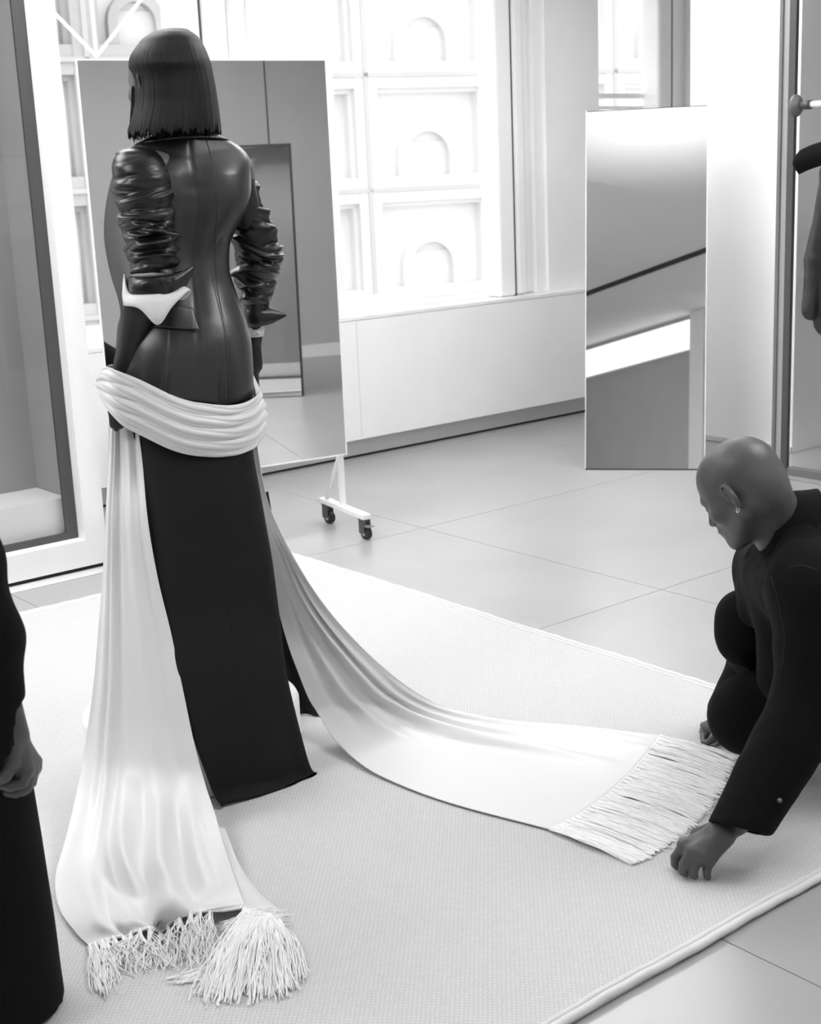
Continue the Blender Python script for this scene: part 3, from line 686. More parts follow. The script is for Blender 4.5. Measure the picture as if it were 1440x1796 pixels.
def sleeve(name, keys, N, R, folds, amp, seed, mtl=M['leather_sleeve'], fold_env=None, ratio=.95, cap0=True):
    vv = np.linspace(keys[0][0], keys[-1][0], R); K = cat_rows([(k[0], k[1:]) for k in keys], vv)
    ph = np.arange(N) * 2 * math.pi / N; P = np.zeros((R, N, 3))
    for i in range(R):
        l, r, Y, tilt = K[i]; c = at((l + r) / 2, vv[i], Y); ppm = F_PX / (Y * cp - (c[2] - CAM_H) * sp); rr = (r - l) / 2 / ppm
        P[i] = c + np.outer(np.cos(ph) * rr, [1, 0, 0]) + np.outer(np.sin(ph) * rr * ratio, [0, 1, 0]) + np.outer(np.cos(ph) * rr * tilt, [0, 0, 1])
    Vg, Pg = np.meshgrid(vv, ph, indexing='ij'); rg = np.random.default_rng(seed)
    p1, p2, p3 = rg.random(3) * 6.28
    x = (Vg - keys[0][0]) / folds
    x1 = x + .30 * np.sin(Pg + p1 + x * .25) + .13 * np.sin(2 * Pg + p2 + x * .8) + .06 * np.sin(3 * Pg + p3 + x * 1.3)
    x2 = x * 2.17 + .45 * np.sin(Pg * 2 + p3 + x * .5) + .4 * np.sin(Pg + p2 - x * .4)
    e = fold_env(Vg) if fold_env is not None else 1.
    m1 = .35 + .65 * (.5 + .5 * np.sin(Pg * 1 + x * 1.1 + p2)); 
    dsp = amp * e * (m1 * (np.abs(np.sin(math.pi * x1))**.62 - .65) + .22 * m1 * (np.abs(np.sin(math.pi * x2))**.8 - .6))
    lo_v, hi_v = keys[0][0], keys[-1][0]
    for _ in range(64):      # single creases: a sharp valley beside a rounded ridge, each fading out around the arm
        vc = lo_v + (hi_v - lo_v) * (.12 + .92 * rg.random() ** .72); tc = rg.random() * 6.28; wt = .45 + .75 * rg.random(); tl_ = (rg.random() - .5) * 26; cu = (rg.random() - .5) * 16; A_ = (.0035 + .0075 * rg.random()) * (amp / .0085) ** .35
        dt = (Pg - tc + math.pi) % (2 * math.pi) - math.pi; d = Vg - (vc + tl_ * dt + cu * dt * dt); wd = 5.5 + 4 * rg.random()
        dsp = dsp + e * A_ * np.exp(-(dt / wt)**2) * (np.exp(-(d / wd)**2) - .85 * np.exp(-((d + wd * 1.05) / (wd * .5))**2))
    Nr = grid_normals(P, True); cen = P.mean(1, keepdims=True); s = np.sign(np.sum(Nr * (P - cen), 2)).mean(); P = P + Nr * (1 if s > 0 else -1) * dsp[..., None]
    return grid_mesh(name, P, mtl, jacket, closed=True, cap0=cap0, cap1=False)
sl = sleeve('sleeve', [(257, 232, 237, 3.645, 0), (262, 212, 262, 3.632, 0), (272, 203, 278, 3.622, 0), (290, 197, 290, 3.612, 0), (320, 199, 298, 3.606, 0), (350, 206, 301, 3.600, .05), (380, 212, 304, 3.595, .05), (410, 217, 306, 3.59, .02), (440, 224, 309, 3.588, 0), (462, 231, 309, 3.588, 0), (476, 238, 306, 3.588, 0)], 240, 320, 40, .0062, 3,
       fold_env=lambda v: .20 + .80 * np.clip((v - 312) / 50, 0, 1))
sr_ = sleeve('sleeve', [(266, 415, 419, 3.80, 0), (276, 402, 433, 3.81, 0), (295, 400, 439, 3.82, 0), (320, 403, 446, 3.83, 0), (345, 406, 456, 3.835, 0), (370, 408, 467, 3.84, 0), (398, 411, 481, 3.85, -.1), (425, 412, 488, 3.86, -.2), (450, 413, 491, 3.87, -.2), (475, 416, 488, 3.885, -.1), (505, 422, 481, 3.90, 0), (530, 428, 474, 3.91, .05), (545, 432, 470, 3.915, .05)], 240, 320, 48, .0085, 11,
       fold_env=lambda v: .15 + .85 * np.clip((v - 300) / 50, 0, 1))
def px_loft(name, rings, m, parent, N=96, thick=.003, fn=None):
    """rings: (u, v, Y, rx_px, depth_ratio, tilt, pointy)"""
    ph = np.arange(N) * 2 * math.pi / N; P = []
    for (u, v, Y, rp, dr, tilt) in rings:
        c = at(u, v, Y); ppm = F_PX / (Y * cp - (c[2] - CAM_H) * sp); rr = rp / ppm
        P.append(c + np.outer(np.cos(ph) * rr, [1, 0, 0]) + np.outer(np.sin(ph) * rr * dr, [0, 1, 0]) + np.outer(np.cos(ph) * rr * tilt, [0, 0, 1]))
    P = np.array(P)
    if fn is not None: P = fn(P, ph)
    return grid_mesh(name, P, m, parent, closed=True, thick=thick)
# left cuff: white lining roll, flared leather cuff, white shirt cuff with a hanging point
px_loft('cuff_lining', [(270, 474, 3.588, 33, .95, .02), (268, 477, 3.588, 36, .95, .02), (267, 482, 3.588, 34, .95, .02)], M['shirt'], jacket, thick=.004)
def cufff(P, ph):
    P = P.copy(); R = len(P)
    for i in range(R):
        f = i / (R - 1); pt = np.exp(-((ph - .0 + math.pi) % (2 * math.pi) - math.pi)**2 / .10)
        P[i, :, 0] += .030 * pt * (1 - f) ; P[i, :, 2] += .016 * pt * (1 - f) + .004 * np.sin(3 * ph + 1) * f
        P[i, :, 1] += .003 * np.sin(5 * ph + f * 4)
    return P
cuff = px_loft('cuff', [(274, 482, 3.585, 48, .95, .06), (273, 494, 3.582, 50, .98, .05), (271, 507, 3.58, 49, .98, .02), (271, 518, 3.578, 45, .97, .0)], M['leather_sleeve'], jacket, fn=cufff, thick=.005)
for (u, v) in ((287, 491), (303, 489), (236, 505)):
    p = at(u, v, 3.502 if u > 250 else 3.525); d = -ray(u, v) / np.linalg.norm(ray(u, v))
    tube('button', [p, p + d * .003, p + d * .0045], [.0068, .0068, .004], M['rubber'], jacket, 16)
def shirtf(P, ph):
    P = P.copy(); R = len(P)
    for i in range(R):
        f = i / (R - 1)
        dq = lambda c, w_: np.exp(-(((ph - c + math.pi) % (2 * math.pi) - math.pi) / w_)**2)
        P[i, :, 2] += -f * .048 * dq(4.95, .40) + (1 - f) * .012 * dq(6.2, .5) + f * .030 * dq(6.15, .45) + (1 - f) * .05 * dq(3.25, .35)
        P[i, :, 0] += f * .020 * dq(6.2, .5)
    return P
px_loft('shirt_cuff', [(270, 513, 3.575, 48, .93, .0), (270, 518, 3.573, 51, .95, .0), (270, 525, 3.571, 53, .98, -.0), (270, 532, 3.57, 52, .98, .0)], M['shirt'], woman, fn=shirtf, thick=.003)
# right cuff with its flaring corner
def cuff2(P, ph):
    P = P.copy(); R = len(P)
    for i in range(R):
        f = i / (R - 1); pt = np.exp(-(((ph + math.pi) % (2 * math.pi) - math.pi) / .40)**2)
        P[i, :, 0] += .040 * pt * f**.8; P[i, :, 2] += .018 * pt * f * (1 if i < R - 1 else 1)
    return P
px_loft('cuff', [(450, 540, 3.915, 21, .95, 0), (453, 550, 3.918, 24, .95, .0), (455, 560, 3.92, 25, .95, .05), (456, 570, 3.92, 23, .95, .1)], M['leather_sleeve'], jacket, fn=cuff2, thick=.004)
px_loft('shirt_cuff', [(447, 564, 3.92, 17, .95, 0), (447, 578, 3.92, 16.5, .95, 0), (446, 590, 3.92, 15, .95, 0)], M['shirt'], woman, thick=.003)
p = at(453, 584, 3.868); tube('button', [p, p + np.array([0, -.003, 0])], .005, M['shirt'], woman, 12)
# open jacket front seen beyond the left sleeve
FL = [(266, 208, 0), (276, 211, 0), (290, 208, 0), (310, 199, 0), (335, 192, 0), (370, 186, 0), (410, 184, 0), (450, 189, 0), (490, 198, 0), (525, 209, 0), (550, 213, 0), (572, 208, 0), (600, 206, 0), (640, 203, 0)]
vv = np.linspace(266, 640, 70); Kf = cat_rows([(k[0], k[1:]) for k in FL], vv); G = np.zeros((70, 16, 3))
for i in range(70):
    for j, t in enumerate(np.linspace(0, 1, 16)):
        u = Kf[i][0] + t * (252 - Kf[i][0]); Y = 3.84 - .16 * t - .05 * math.sin(t * 3.1)
        G[i, j] = at(u, vv[i], Y)
grid_mesh('jacket_front', G, M['leather'], jacket, thick=.006)
G = np.zeros((10, 8, 3))
for i, s in enumerate(np.linspace(0, 1, 10)):
    for j, t in enumerate(np.linspace(0, 1, 8)):
        G[i, j] = at(204 + 4 * s + t * (9 + 14 * s) + (2 - 3 * s) * 0, 268 + 46 * s + t * 3, 3.83 - .05 * t)
grid_mesh('lapel', G, M['leather'], jacket, thick=.006)
# ---- body: one continuous skin
S = Sdf((-1.05, 3.30, .15), (-.20, 4.15, 2.06), .0042)
HC = at(286, 150, 3.755); fyaw = math.radians(50)
put_head(S, HC, (-math.sin(fyaw), math.cos(fyaw), -.03), (0, 0, 1), .98)
nb = at(322, 250, 3.745)
S.put(cone(HC + np.array([.02, 0, -.05]), nb, .05, .055), .03)
S.put(cone(nb + np.array([0, 0, -.05]), at(321, 380, 3.745), .075, .085, (FWD, .8)), .05); S.put(cone(at(321, 380, 3.745), at(321, 460, 3.74), .085, .075, (FWD, .85)), .05)
S.put(cone(at(321, 460, 3.74), at(321, 640, 3.74), .075, .125, (FWD, .85)), .05)
shL, shR = at(250, 295, 3.64), at(415, 300, 3.79)
S.put(cone(shL, shR, .045), .04)
elL = at(268, 478, 3.588); HY = 3.618; wrL = at(221, 632, 3.61); elR = at(455, 455, 3.87); wrR = at(446, 592, 3.92)
S.put(cone(shL, elL, .044, .037), .02); S.put(cone(at(246, 530, 3.59), wrL, .045, .025), .02); S.put(cone(elL, at(246, 530, 3.59), .038, .044), .02)
S.put(cone(shR, elR, .040, .036), .02); S.put(cone(elR, wrR, .036, .0185), .02)
# left hand under the wrap with finger ends below it
hb = at(208, 682, HY)
S.put(cone(wrL, hb, .026, .036, ((.3, 1, 0), .55)), .02)
for k, (u0, v0, u1, v1, u2, v2, r) in enumerate([(196, 690, 195, 722, 197, 747, .0088), (203, 692, 203, 726, 204, 753, .0092), (211, 692, 211, 722, 212, 748, .009), (219, 690, 221, 715, 221, 744, .0082)]):
    Yf = HY - .028 - .002 * k
    S.put(cone(hb, at(u0, v0, HY - .002), .016, .011), .012); S.put(cone(at(u0, v0, HY - .002), at(u1, v1, Yf), .0105, r), .004); S.put(cone(at(u1, v1, Yf), at(u2, v2, Yf + .004), r, r * .85), .004)
S.put(cone(hb, at(230, 705, HY), .018, .010), .01); S.put(cone(at(230, 705, HY), at(226, 726, HY - .01), .010, .008), .004)
# right hand on the front of the hip
S.put(cone(wrR, at(444, 640, 3.93), .018, .028, ((0, 1, 0), .6)), .015)
for k in range(4): S.put(cone(at(444, 640, 3.93), at(436 + 5 * k, 690 - 4 * abs(k - 1.5), 3.94), .014, .008), .006)
S.put(cone(at(444, 630, 3.93), at(430, 660, 3.92), .013, .009), .006)
for q in (-1, 1):
    hp_ = np.array([DC[0], DC[1], .98]) + LAT * .05 * q; kn = np.array([DC[0], DC[1], .58]) + LAT * .07 * q + FWD * .03; an = np.array([DC[0], DC[1], .275]) + LAT * .06 * q - FWD * .03
    S.put(cone(hp_, kn, .066, .050), .03); S.put(cone(kn, an, .052, .034), .02); S.put(cone(an, an + FWD * .16 + np.array([0, 0, -.062]), .034, .024), .02); S.put(cone(an, an + np.array([0, 0, -.05]) - FWD * .02, .03, .024), .02)
V, Fq = S.mesh(2)
body = fast_mesh('body', V, Fq, M['skin_face'], woman); body.data.materials.append(M['skin_dark'])
zc = V[Fq].mean(1)[:, 2]; body.data.polygons.foreach_set('material_index', (zc < 1.6).astype(np.int32))
# shoes
for q in (-1, 1):
    an = np.array([DC[0], DC[1], RT + .16]) + LAT * .06 * q - FWD * .03
    bm = bmesh.new(); bm_tube(bm, [an - FWD * .03 + ZX * .075, an - FWD * .034 + ZX * .002], [.020, .008], 12)
    bm_tube(bm, [an - FWD * .04 + ZX * .062, an + FWD * .05 + ZX * .052, an + FWD * .13 + ZX * .038, an + FWD * .20 + ZX * .014], [.032, .038, .036, .012], 16); bm_obj('shoe', bm, M['leather'], woman, True)
# ---- hair: smooth bob
HR = [(49, 300, 304), (51, 288, 322), (56, 270, 334), (65, 254, 346), (80, 241, 356), (100, 229, 365), (115, 227, 370), (130, 234, 373), (150, 238, 377), (175, 238, 381), (195, 235, 384), (212, 231, 386), (228, 227, 387), (234, 226, 387)]
NH, RH = 520, 150
hv = np.concatenate([49 + (np.linspace(0, 1, 50)**2) * 45, np.linspace(94.5, 234, RH - 50)]); Kh = cat_rows([(k[0], k[1:]) for k in HR], hv)
ph = np.arange(NH) * 2 * math.pi / NH; P = np.zeros((RH, NH, 3))
kr = RNG.random(40) * 6.28; fr = [19, 37, 53, 71, 97, 121, 149, 173, 211]
for i in range(RH):
    l, r = Kh[i]; Y = 3.762; c = at((l + r) / 2, hv[i], Y); ppm = F_PX / (Y * cp - (c[2] - CAM_H) * sp); rr = (r - l) / 2 / ppm
    g = sum(math.pow(.86, n) * np.sin(f_ * ph + kr[n] + .9 * math.sin(hv[i] / 60 + kr[n + 10])) for n, f_ in enumerate(fr)) / 4
    f = np.clip((hv[i] - 55) / 80, 0, 1)
    fac = 1 + .009 * g * f
    # opening on the face side: pull the hair back from the face
    P[i] = c + np.outer(np.cos(ph) * rr * fac, [1, 0, 0]) + np.outer(np.sin(ph) * rr * (1.05 + .22 * (np.sin(ph) < 0)) * fac, [0, 1, 0])
    if i > 110: P[i, :, 2] += ((i - 110) / 40)**2 * (.006 * np.sin(19 * ph + 1) + .004 * np.sin(53 * ph) + .004 * np.sin(131 * ph))
inner = P[-1].copy(); ce = inner.mean(0); inn2 = ce + (inner - ce) * .72; inn2[:, 2] += .03; inn3 = ce + (inner - ce) * .3; inn3[:, 2] += .06
P = np.concatenate([P, inn2[None], inn3[None]])
hair = grid_mesh('hair', P, M['hair'], woman, closed=True, cap0=True, cap1=True)
bm = bmesh.new()
for i in range(300):
    q = RNG.random() * 6.28; l, r = 228, 386
    rr = (r - l) / 2 / 690. * (.90 + .09 * RNG.random()); c = at((l + r) / 2, 205, 3.755)
    p0 = c + np.array([math.cos(q) * rr, math.sin(q) * rr * 1.04, 0]); L_ = .038 + .024 * RNG.random()
    p1 = p0 + np.array([math.cos(q) * .003, math.sin(q) * .003, -L_ * .6]); p2 = p1 + np.array([RNG.normal() * .004, RNG.normal() * .004, -L_ * .45])
    bm_tube(bm, [p0, p1, p2], [.0014, .0011, .0003], 4)
for i in range(26):   # loose strands falling beside the face
    t = RNG.random(); u0 = 231 + 8 * t; pts = [at(u0, 150 + 10 * RNG.random(), 3.73), at(u0 - 1, 185, 3.725), at(u0 - 3, 212, 3.72), at(u0 - 9 + 5 * RNG.random(), 230 + 6 * RNG.random(), 3.715)]
    bm_tube(bm, pts, [.0009, .0009, .0008, .0003], 4)
st = bm_obj('hair_tips', bm, M['hair'], hair, True); st['kind'] = 'stuff'
# ---- skirt: long back panel falling over the front of the drum, and the front panel behind
SK = [((236, 690), 3.70, (438, 690), 3.77, .12), ((240, 770), 3.66, (441, 772), 3.745, .115), ((248, 880), 3.605, (458, 880), 3.70, .11), ((262, 980), 3.53, (474, 978), 3.66, .085),
      ((285, 1080), 3.465, (487, 1075), 3.62, .06), ((308, 1180), 3.395, (500, 1170), 3.555, .036), ((334, 1280), 3.355, (520, 1255), 3.53, .022), ((358, 1352), 3.34, (537, 1318), 3.528, .013), ((379, 1409), 3.352, (551, 1360), 3.545, .008)]
ks = [(i, np.concatenate([at(*a, ya), at(*b, yb), [d]])) for i, (a, ya, b, yb, d) in enumerate(SK)]
Ks = cat_rows(ks, 120); N = 140; ph = np.arange(N) * 2 * math.pi / N; P = np.zeros((120, N, 3))
for i in range(120):
    L_, R_, d = Ks[i][:3], Ks[i][3:6], Ks[i][6]; c = (L_ + R_) / 2; ax = (R_ - L_) / 2
    nrm = np.cross(ax, ZX); nrm /= np.linalg.norm(nrm); s = i / 119
    ex = 2.3 + 1.2 * s
    wv = .006 * np.sin(ph * 3 + 1.2 + s) * s + .008 * np.exp(-((ph - 5.2) / .25)**2) * np.clip(s * 2 - .6, 0, 1)
    P[i] = c + np.outer(sgnpow(np.cos(ph), 2 / ex), ax) - np.outer(sgnpow(np.sin(ph), 2 / ex) * d + wv, nrm)
    P[i, :, 2] = np.maximum(P[i, :, 2], RT + .003)
    if s > .945: P[i] += nrm * (.022 * ((s - .945) / .055)**2)
    P[i] += -np.outer(.0022 * np.exp(-((ph - 4.78) / .018)**2) * -1, nrm)
skirt = grid_mesh('skirt', P, M['skirt'], woman, closed=True, cap1=True)
sk_bvh = BVHTree.FromPolygons([tuple(x) for x in P.reshape(-1, 3)], [(i * N + j, i * N + (j + 1) % N, (i + 1) * N + (j + 1) % N, (i + 1) * N + j) for i in range(119) for j in range(N)])
kk = cat_rows([(0, (384, 812)), (1, (390, 950)), (2, (404, 1090)), (3, (424, 1230)), (4, (443, 1330)), (5, (452, 1372))], 70); hp = [hit(sk_bvh, a_, b_, .0002) for a_, b_ in kk]
tube('centre_seam', [h for h in hp if h is not None], .0009, mat('seam_thread', .004, .95), skirt, 5)
SF = [((425, 860), 3.93, (470, 862), 3.96), ((448, 980), 3.95, (490, 985), 3.98), ((468, 1080), 3.96, (508, 1085), 3.99), ((490, 1160), 3.965, (532, 1165), 3.99), ((508, 1225), 3.96, (556, 1232), 3.985), ((520, 1266), 3.95, (572, 1276), 3.955)]
Kf = cat_rows([(i, np.concatenate([at(*a, ya), at(*b, yb)])) for i, (a, ya, b, yb) in enumerate(SF)], 40); G = np.zeros((40, 14, 3))
for i in range(40):
    for j, t in enumerate(np.linspace(0, 1, 14)): G[i, j] = Kf[i][:3] * (1 - t) + Kf[i][3:] * t + np.array([0, .012 * math.sin(t * 6), 0])
G[:, :, 2] = np.maximum(G[:, :, 2], .02)
grid_mesh('skirt_panel', G, M['skirt'], woman, thick=.004)
# ---- white satin wrap: hip band, knot, two trains with fringe
vt = [(186, 657), (195, 642), (205, 637), (222, 646), (240, 657), (270, 675), (300, 691), (330, 702), (360, 708), (400, 712), (425, 708), (442, 700), (458, 684)]
vb = [(186, 690), (200, 718), (225, 745), (250, 763), (280, 781), (310, 794), (340, 800), (375, 802), (410, 798), (440, 786), (458, 762)]
N, R = 320, 64; ph = np.arange(N) * 2 * math.pi / N
base = body_ring(None, 197, 446, 705, 3.738, .84, N, grow=.006)
def proj(p):
    x, y, z = p[0], p[1], p[2] - CAM_H; yc = y * cp - z * sp; zc = y * sp + z * cp
    return 720 + F_PX * (x * cr - zc * sr) / yc, 898 - F_PX * (x * sr + zc * cr) / yc
us = np.array([proj(p)[0] for p in base]); ul, ur = us.min(), us.max(); us = 187 + (us - ul) / (ur - ul) * (455 - 187)
ti, bi = np.interp(us, [k[0] for k in vt], [k[1] for k in vt]), np.interp(us, [k[0] for k in vb], [k[1] for k in vb])
zt = np.array([at(us[j], ti[j], base[j][1])[2] for j in range(N)]); zb = np.array([at(us[j], bi[j], base[j][1])[2] for j in range(N)])
def smooth_per(a, n):
    for _ in range(n): a = .5 * a + .25 * (np.roll(a, 1) + np.roll(a, -1))
    return a
zt, zb = smooth_per(zt, 30), smooth_per(zb, 30)
push = .046 * np.exp(-((us - 212) / 30)**2) * (base[:, 1] < base[:, 1].mean() + .04)
base = base + np.outer(smooth_per(push, 20), [.0, -1, 0])
cen = base.mean(0); G = np.zeros((R, N, 3)); rad = base - cen; rad[:, 2] = 0; rl = np.linalg.norm(rad, axis=1)[:, None]; dirs = rad / rl
for i in range(R):
    s = i / (R - 1)
    bulge = .012 * math.sin(math.pi * s) ** .7 + .004
    x = 4.2 * s + .55 * np.sin(ph + 2.2) + .3 * np.sin(2 * ph + .4) + .12 * np.sin(5 * ph)
    fold = (np.abs(np.sin(math.pi * x))**.8 - .6) * .0085 * math.sin(math.pi * min(1, s * 1.0)) ** .5
    x2 = 8.5 * s + .9 * np.sin(ph * 2 + 1.) + .4 * np.sin(3 * ph)
    fold = fold + (np.abs(np.sin(math.pi * x2)) - .6) * .0028
    G[i] = base + dirs * (bulge + fold)[:, None]; G[i, :, 2] = zt * (1 - s) + zb * s
shawl = grid_mesh('satin_wrap', G, M['satin'], woman, closed=True, thick=.003)
# twisted loop at the right hip
kp = [(0, [*at(436, 792, 3.70), .020]), (1, [*at(446, 765, 3.735), .024]), (2, [*at(453, 725, 3.76), .026]), (3, [*at(452, 692, 3.78), .022]), (4, [*at(446, 668, 3.80), .012]), (5, [*at(442, 655, 3.81), .004])]
Kk = cat_rows(kp, 50); N2 = 40; q = np.arange(N2) * 2 * math.pi / N2; P = np.zeros((50, N2, 3))
for i in range(50):
    c, r = Kk[i][:3], Kk[i][3]; tw = i * .035
    lob = 1 + .16 * np.sin(4 * q + tw * 6)
    P[i] = c + np.outer(np.cos(q + tw) * r * .42 * lob, [1, 0, 0]) + np.outer(np.sin(q + tw) * r * 1.3 * lob, [0, 1, 0])
grid_mesh('hip_loop', P, M['satin'], shawl, closed=True, cap0=True, cap1=True)
def sheet(name, rows, R, N, fold_fn, parent):
    """rows: list of 3 (or 2) world points per row (left, middle, right)"""
    keys = [(i, np.concatenate(r)) for i, r in enumerate(rows)]; Kk = cat_rows(keys, R); t = np.linspace(0, 1, N); G = np.zeros((R, N, 3))
    for i in range(R):
        L_, Md, R_ = Kk[i][:3], Kk[i][3:6], Kk[i][6:9]
        b = np.outer((1 - t) * (1 - 2 * t), L_) + np.outer(4 * t * (1 - t), Md) + np.outer(t * (2 * t - 1), R_); G[i] = b
    s = np.linspace(0, 1, R); Sg, Tg = np.meshgrid(s, t, indexing='ij'); Nr = grid_normals(G)
    if (Nr[..., 1].mean() > 0): Nr = -Nr          # towards the camera / up
    G = G + Nr * fold_fn(Sg, Tg)[..., None]; G[..., 2] = np.maximum(G[..., 2], RT + .0035)
    return grid_mesh(name, G, M['satin'], parent, thick=.0022), G
gs = lambda x, c, w_: np.exp(-((x - c) / w_)**2)
ss = lambda x, a, b: (lambda q: q * q * (3 - 2 * q))(np.clip((x - a) / (b - a), 0, 1))
def row(L, Rr, mid=None, bow=0.):
    m = (L + Rr) / 2 if mid is None else mid
    return [L, m + np.array([0, -bow, 0]), Rr]
T1 = [row(at(191, 704, 3.635), at(240, 734, 3.625), bow=-.01), row(at(190, 800, 3.62), at(250, 810, 3.60), bow=.0), row(at(186, 900, 3.57), at(259, 910, 3.525), bow=.012), row(at(181, 1000, 3.535), at(276, 1010, 3.475), bow=.015), row(at(173, 1100, 3.48), at(300, 1110, 3.425), bow=.015),
      row(at(164, 1200, 3.42), at(322, 1215, 3.365), bow=.012), row(at(152, 1290, 3.365), at(341, 1305, 3.31), bow=.012), row(at(140, 1360, 3.30), at(360, 1375, 3.25), bow=.01),
      row(fl(126, 1425, .085), fl(378, 1430, .10), bow=.0), row(fl(108, 1490, .05), fl(392, 1480, .075)), row(fl(96, 1540, .035), fl(404, 1520, .06)), row(fl(103, 1590, .026), fl(416, 1552, .05)), row(fl(128, 1630, .024), fl(425, 1575, .042), fl(265, 1605, .06)), row(fl(156, 1660, .020), fl(432, 1592, .032), fl(285, 1622, .045))]
def f1(S_, T_):
    low = ss(S_, .50, .72); up = 1 - ss(S_, .55, .8)
    tc = .34 + .16 * ss(S_, .70, 1.) 
    d = -.042 * gs(T_, tc, .05) * ss(S_, .66, .78) + .030 * gs(T_, tc + .17, .13) * ss(S_, .6, .75)
    d += .010 * gs(T_, .22, .03) * up + .008 * gs(T_, .12, .05) * up - .007 * gs(T_, .3, .05) * up + .006 * gs(T_, .62, .09) * up - .006 * gs(T_, .8, .06) * up
    d += low * (1 - ss(S_, .80, .97)) * 1.35 * (.026 * gs(T_, .36 + .25 * (S_ - .6), .05) + .020 * gs(T_, .62, .05) + .018 * gs(T_, .84, .05) - .017 * gs(T_, .5, .05) - .017 * gs(T_, .73, .04))
    d += .012 * gs(T_, .2, .06) * ss(S_, .72, .8) * (1 - ss(S_, .9, 1)) - .01 * gs(T_, .26, .03) * ss(S_, .75, .85)
    d += .004 * np.sin(T_ * 23 + S_ * 6) * low * (1 - ss(S_, .85, 1.)) + .010 * gs(S_, .975, .02) * gs(T_, .82, .12)
    return d
tr1, G1 = sheet('front_train', T1, 200, 150, f1, shawl)
TR = [((430, 745), 3.86, (446, 752), 3.765), ((438, 850), 3.84, (469, 878), 3.755), ((460, 930), 3.83, (512, 972), 3.76), ((478, 1020), 3.82, (562, 1052), 3.77), ((496, 1100), 3.80, (615, 1115), 3.785), ((520, 1172), 3.77, (672, 1170), 3.80)]
T2 = [row(at(*a, ya), at(*b, yb)) for a, ya, b, yb in TR]
T2 += [row(fl(550, 1240, .115), fl(735, 1217, .12)), row(fl(592, 1303, .05), fl(800, 1246, .06)), row(fl(665, 1360, .022), fl(900, 1264, .03)), row(fl(785, 1407, .02), fl(1025, 1274, .026), fl(905, 1340, .022)), row(fl(965, 1455, .02), fl(1160, 1290, .024), fl(1078, 1384, .02))]
def f2(S_, T_):
    m = ss(S_, .15, .35); e = 1 - ss(S_, .80, .97)
    d = .020 * gs(T_, .62 + .10 * S_, .06) * m * e + .014 * gs(T_, .80, .05) * m * e - .016 * gs(T_, .72 + .05 * S_, .04) * m * e - .012 * gs(T_, .50 + .16 * S_, .05) * m * e
    d += .012 * gs(T_, .36 + .2 * (S_ - .5), .05) * ss(S_, .3, .5) * (1 - ss(S_, .62, .85)) - .010 * gs(T_, .26, .06) * ss(S_, .25, .45) * (1 - ss(S_, .6, .8))
    d += .009 * gs(T_, .93, .03) * ss(S_, .5, .6) * (1 - ss(S_, .95, 1)) + .006 * gs(T_, .88 - .2 * (1 - S_), .025) * ss(S_, .8, .86)
    d += .008 * gs(T_, .66 + .3 * (S_ - .85), .03) * ss(S_, .72, .8) * (1 - ss(S_, .94, 1))
    return d
tr2, G2 = sheet('side_train', T2, 200, 130, f2, shawl)
# twisted hem cords and fringes
def twisted(name, line, r, parent):
    k = 400; L_ = np.array(line); s = np.linspace(0, 1, len(L_)); q = np.linspace(0, 1, k); pts = np.stack([np.interp(q, s, L_[:, i]) for i in range(3)], 1)
    T = np.gradient(pts, axis=0); T /= np.linalg.norm(T, axis=1)[:, None]; A_ = np.cross(T, ZX); A_ /= np.linalg.norm(A_, axis=1)[:, None]; B_ = np.cross(A_, T)
    bm = bmesh.new(); turns = np.linalg.norm(np.diff(pts, axis=0), axis=1).sum() / .012
    for o in (0, math.pi):
        an = q * turns * 2 * math.pi + o; bm_tube(bm, pts + (A_ * np.cos(an)[:, None] + B_ * np.sin(an)[:, None]) * r * .55, r * .62, 5)
    return bm_obj(name, bm, M['fringe'], parent, True)
hem2 = G2[-1]; twisted('hem_cord', hem2 + np.array([0, 0, .002]), .0042, tr2)
hem1 = G1[-1]; twisted('hem_cord', hem1 + np.array([0, 0, .001]), .0035, tr1)
def strands(name, jobs, parent):
    bm = bmesh.new()
    for pts, r in jobs: bm_tube(bm, pts, r, 5, False)
    o = bm_obj(name, bm, M['fringe'], parent, True); o['kind'] = 'stuff'; return o
def wig(p0, p1, n, side, sag=0., lift=0.):
    """wavy strand from p0 to p1 lying near the rug"""
    t = np.linspace(0, 1, n)[:, None]; p = p0 * (1 - t) + p1 * t; d = p1 - p0; sd = np.cross(d, ZX); sd /= np.linalg.norm(sd) + 1e-9
    a1, a2, f1_, f2_ = RNG.random() * 6.28, RNG.random() * 6.28, 3 + 3 * RNG.random(), 8 + 6 * RNG.random()
    wv = side * (np.sin(f1_ * t[:, 0] + a1) - math.sin(a1) + .35 * (np.sin(f2_ * t[:, 0] + a2) - math.sin(a2))) * np.minimum(1, t[:, 0] * 2)
    p = p + sd[None, :] * wv[:, None]; p[:, 2] += lift * np.sin(math.pi * t[:, 0]) + .0012 * np.sin(13 * t[:, 0] + a2)
    p[:, 2] = np.maximum(p[:, 2], RT + .0035); return p
jobs = []; e0, e1, em = fl(1112, 1514, .016), fl(1284, 1332, .016), fl(1225, 1432, .016)
nc = 96
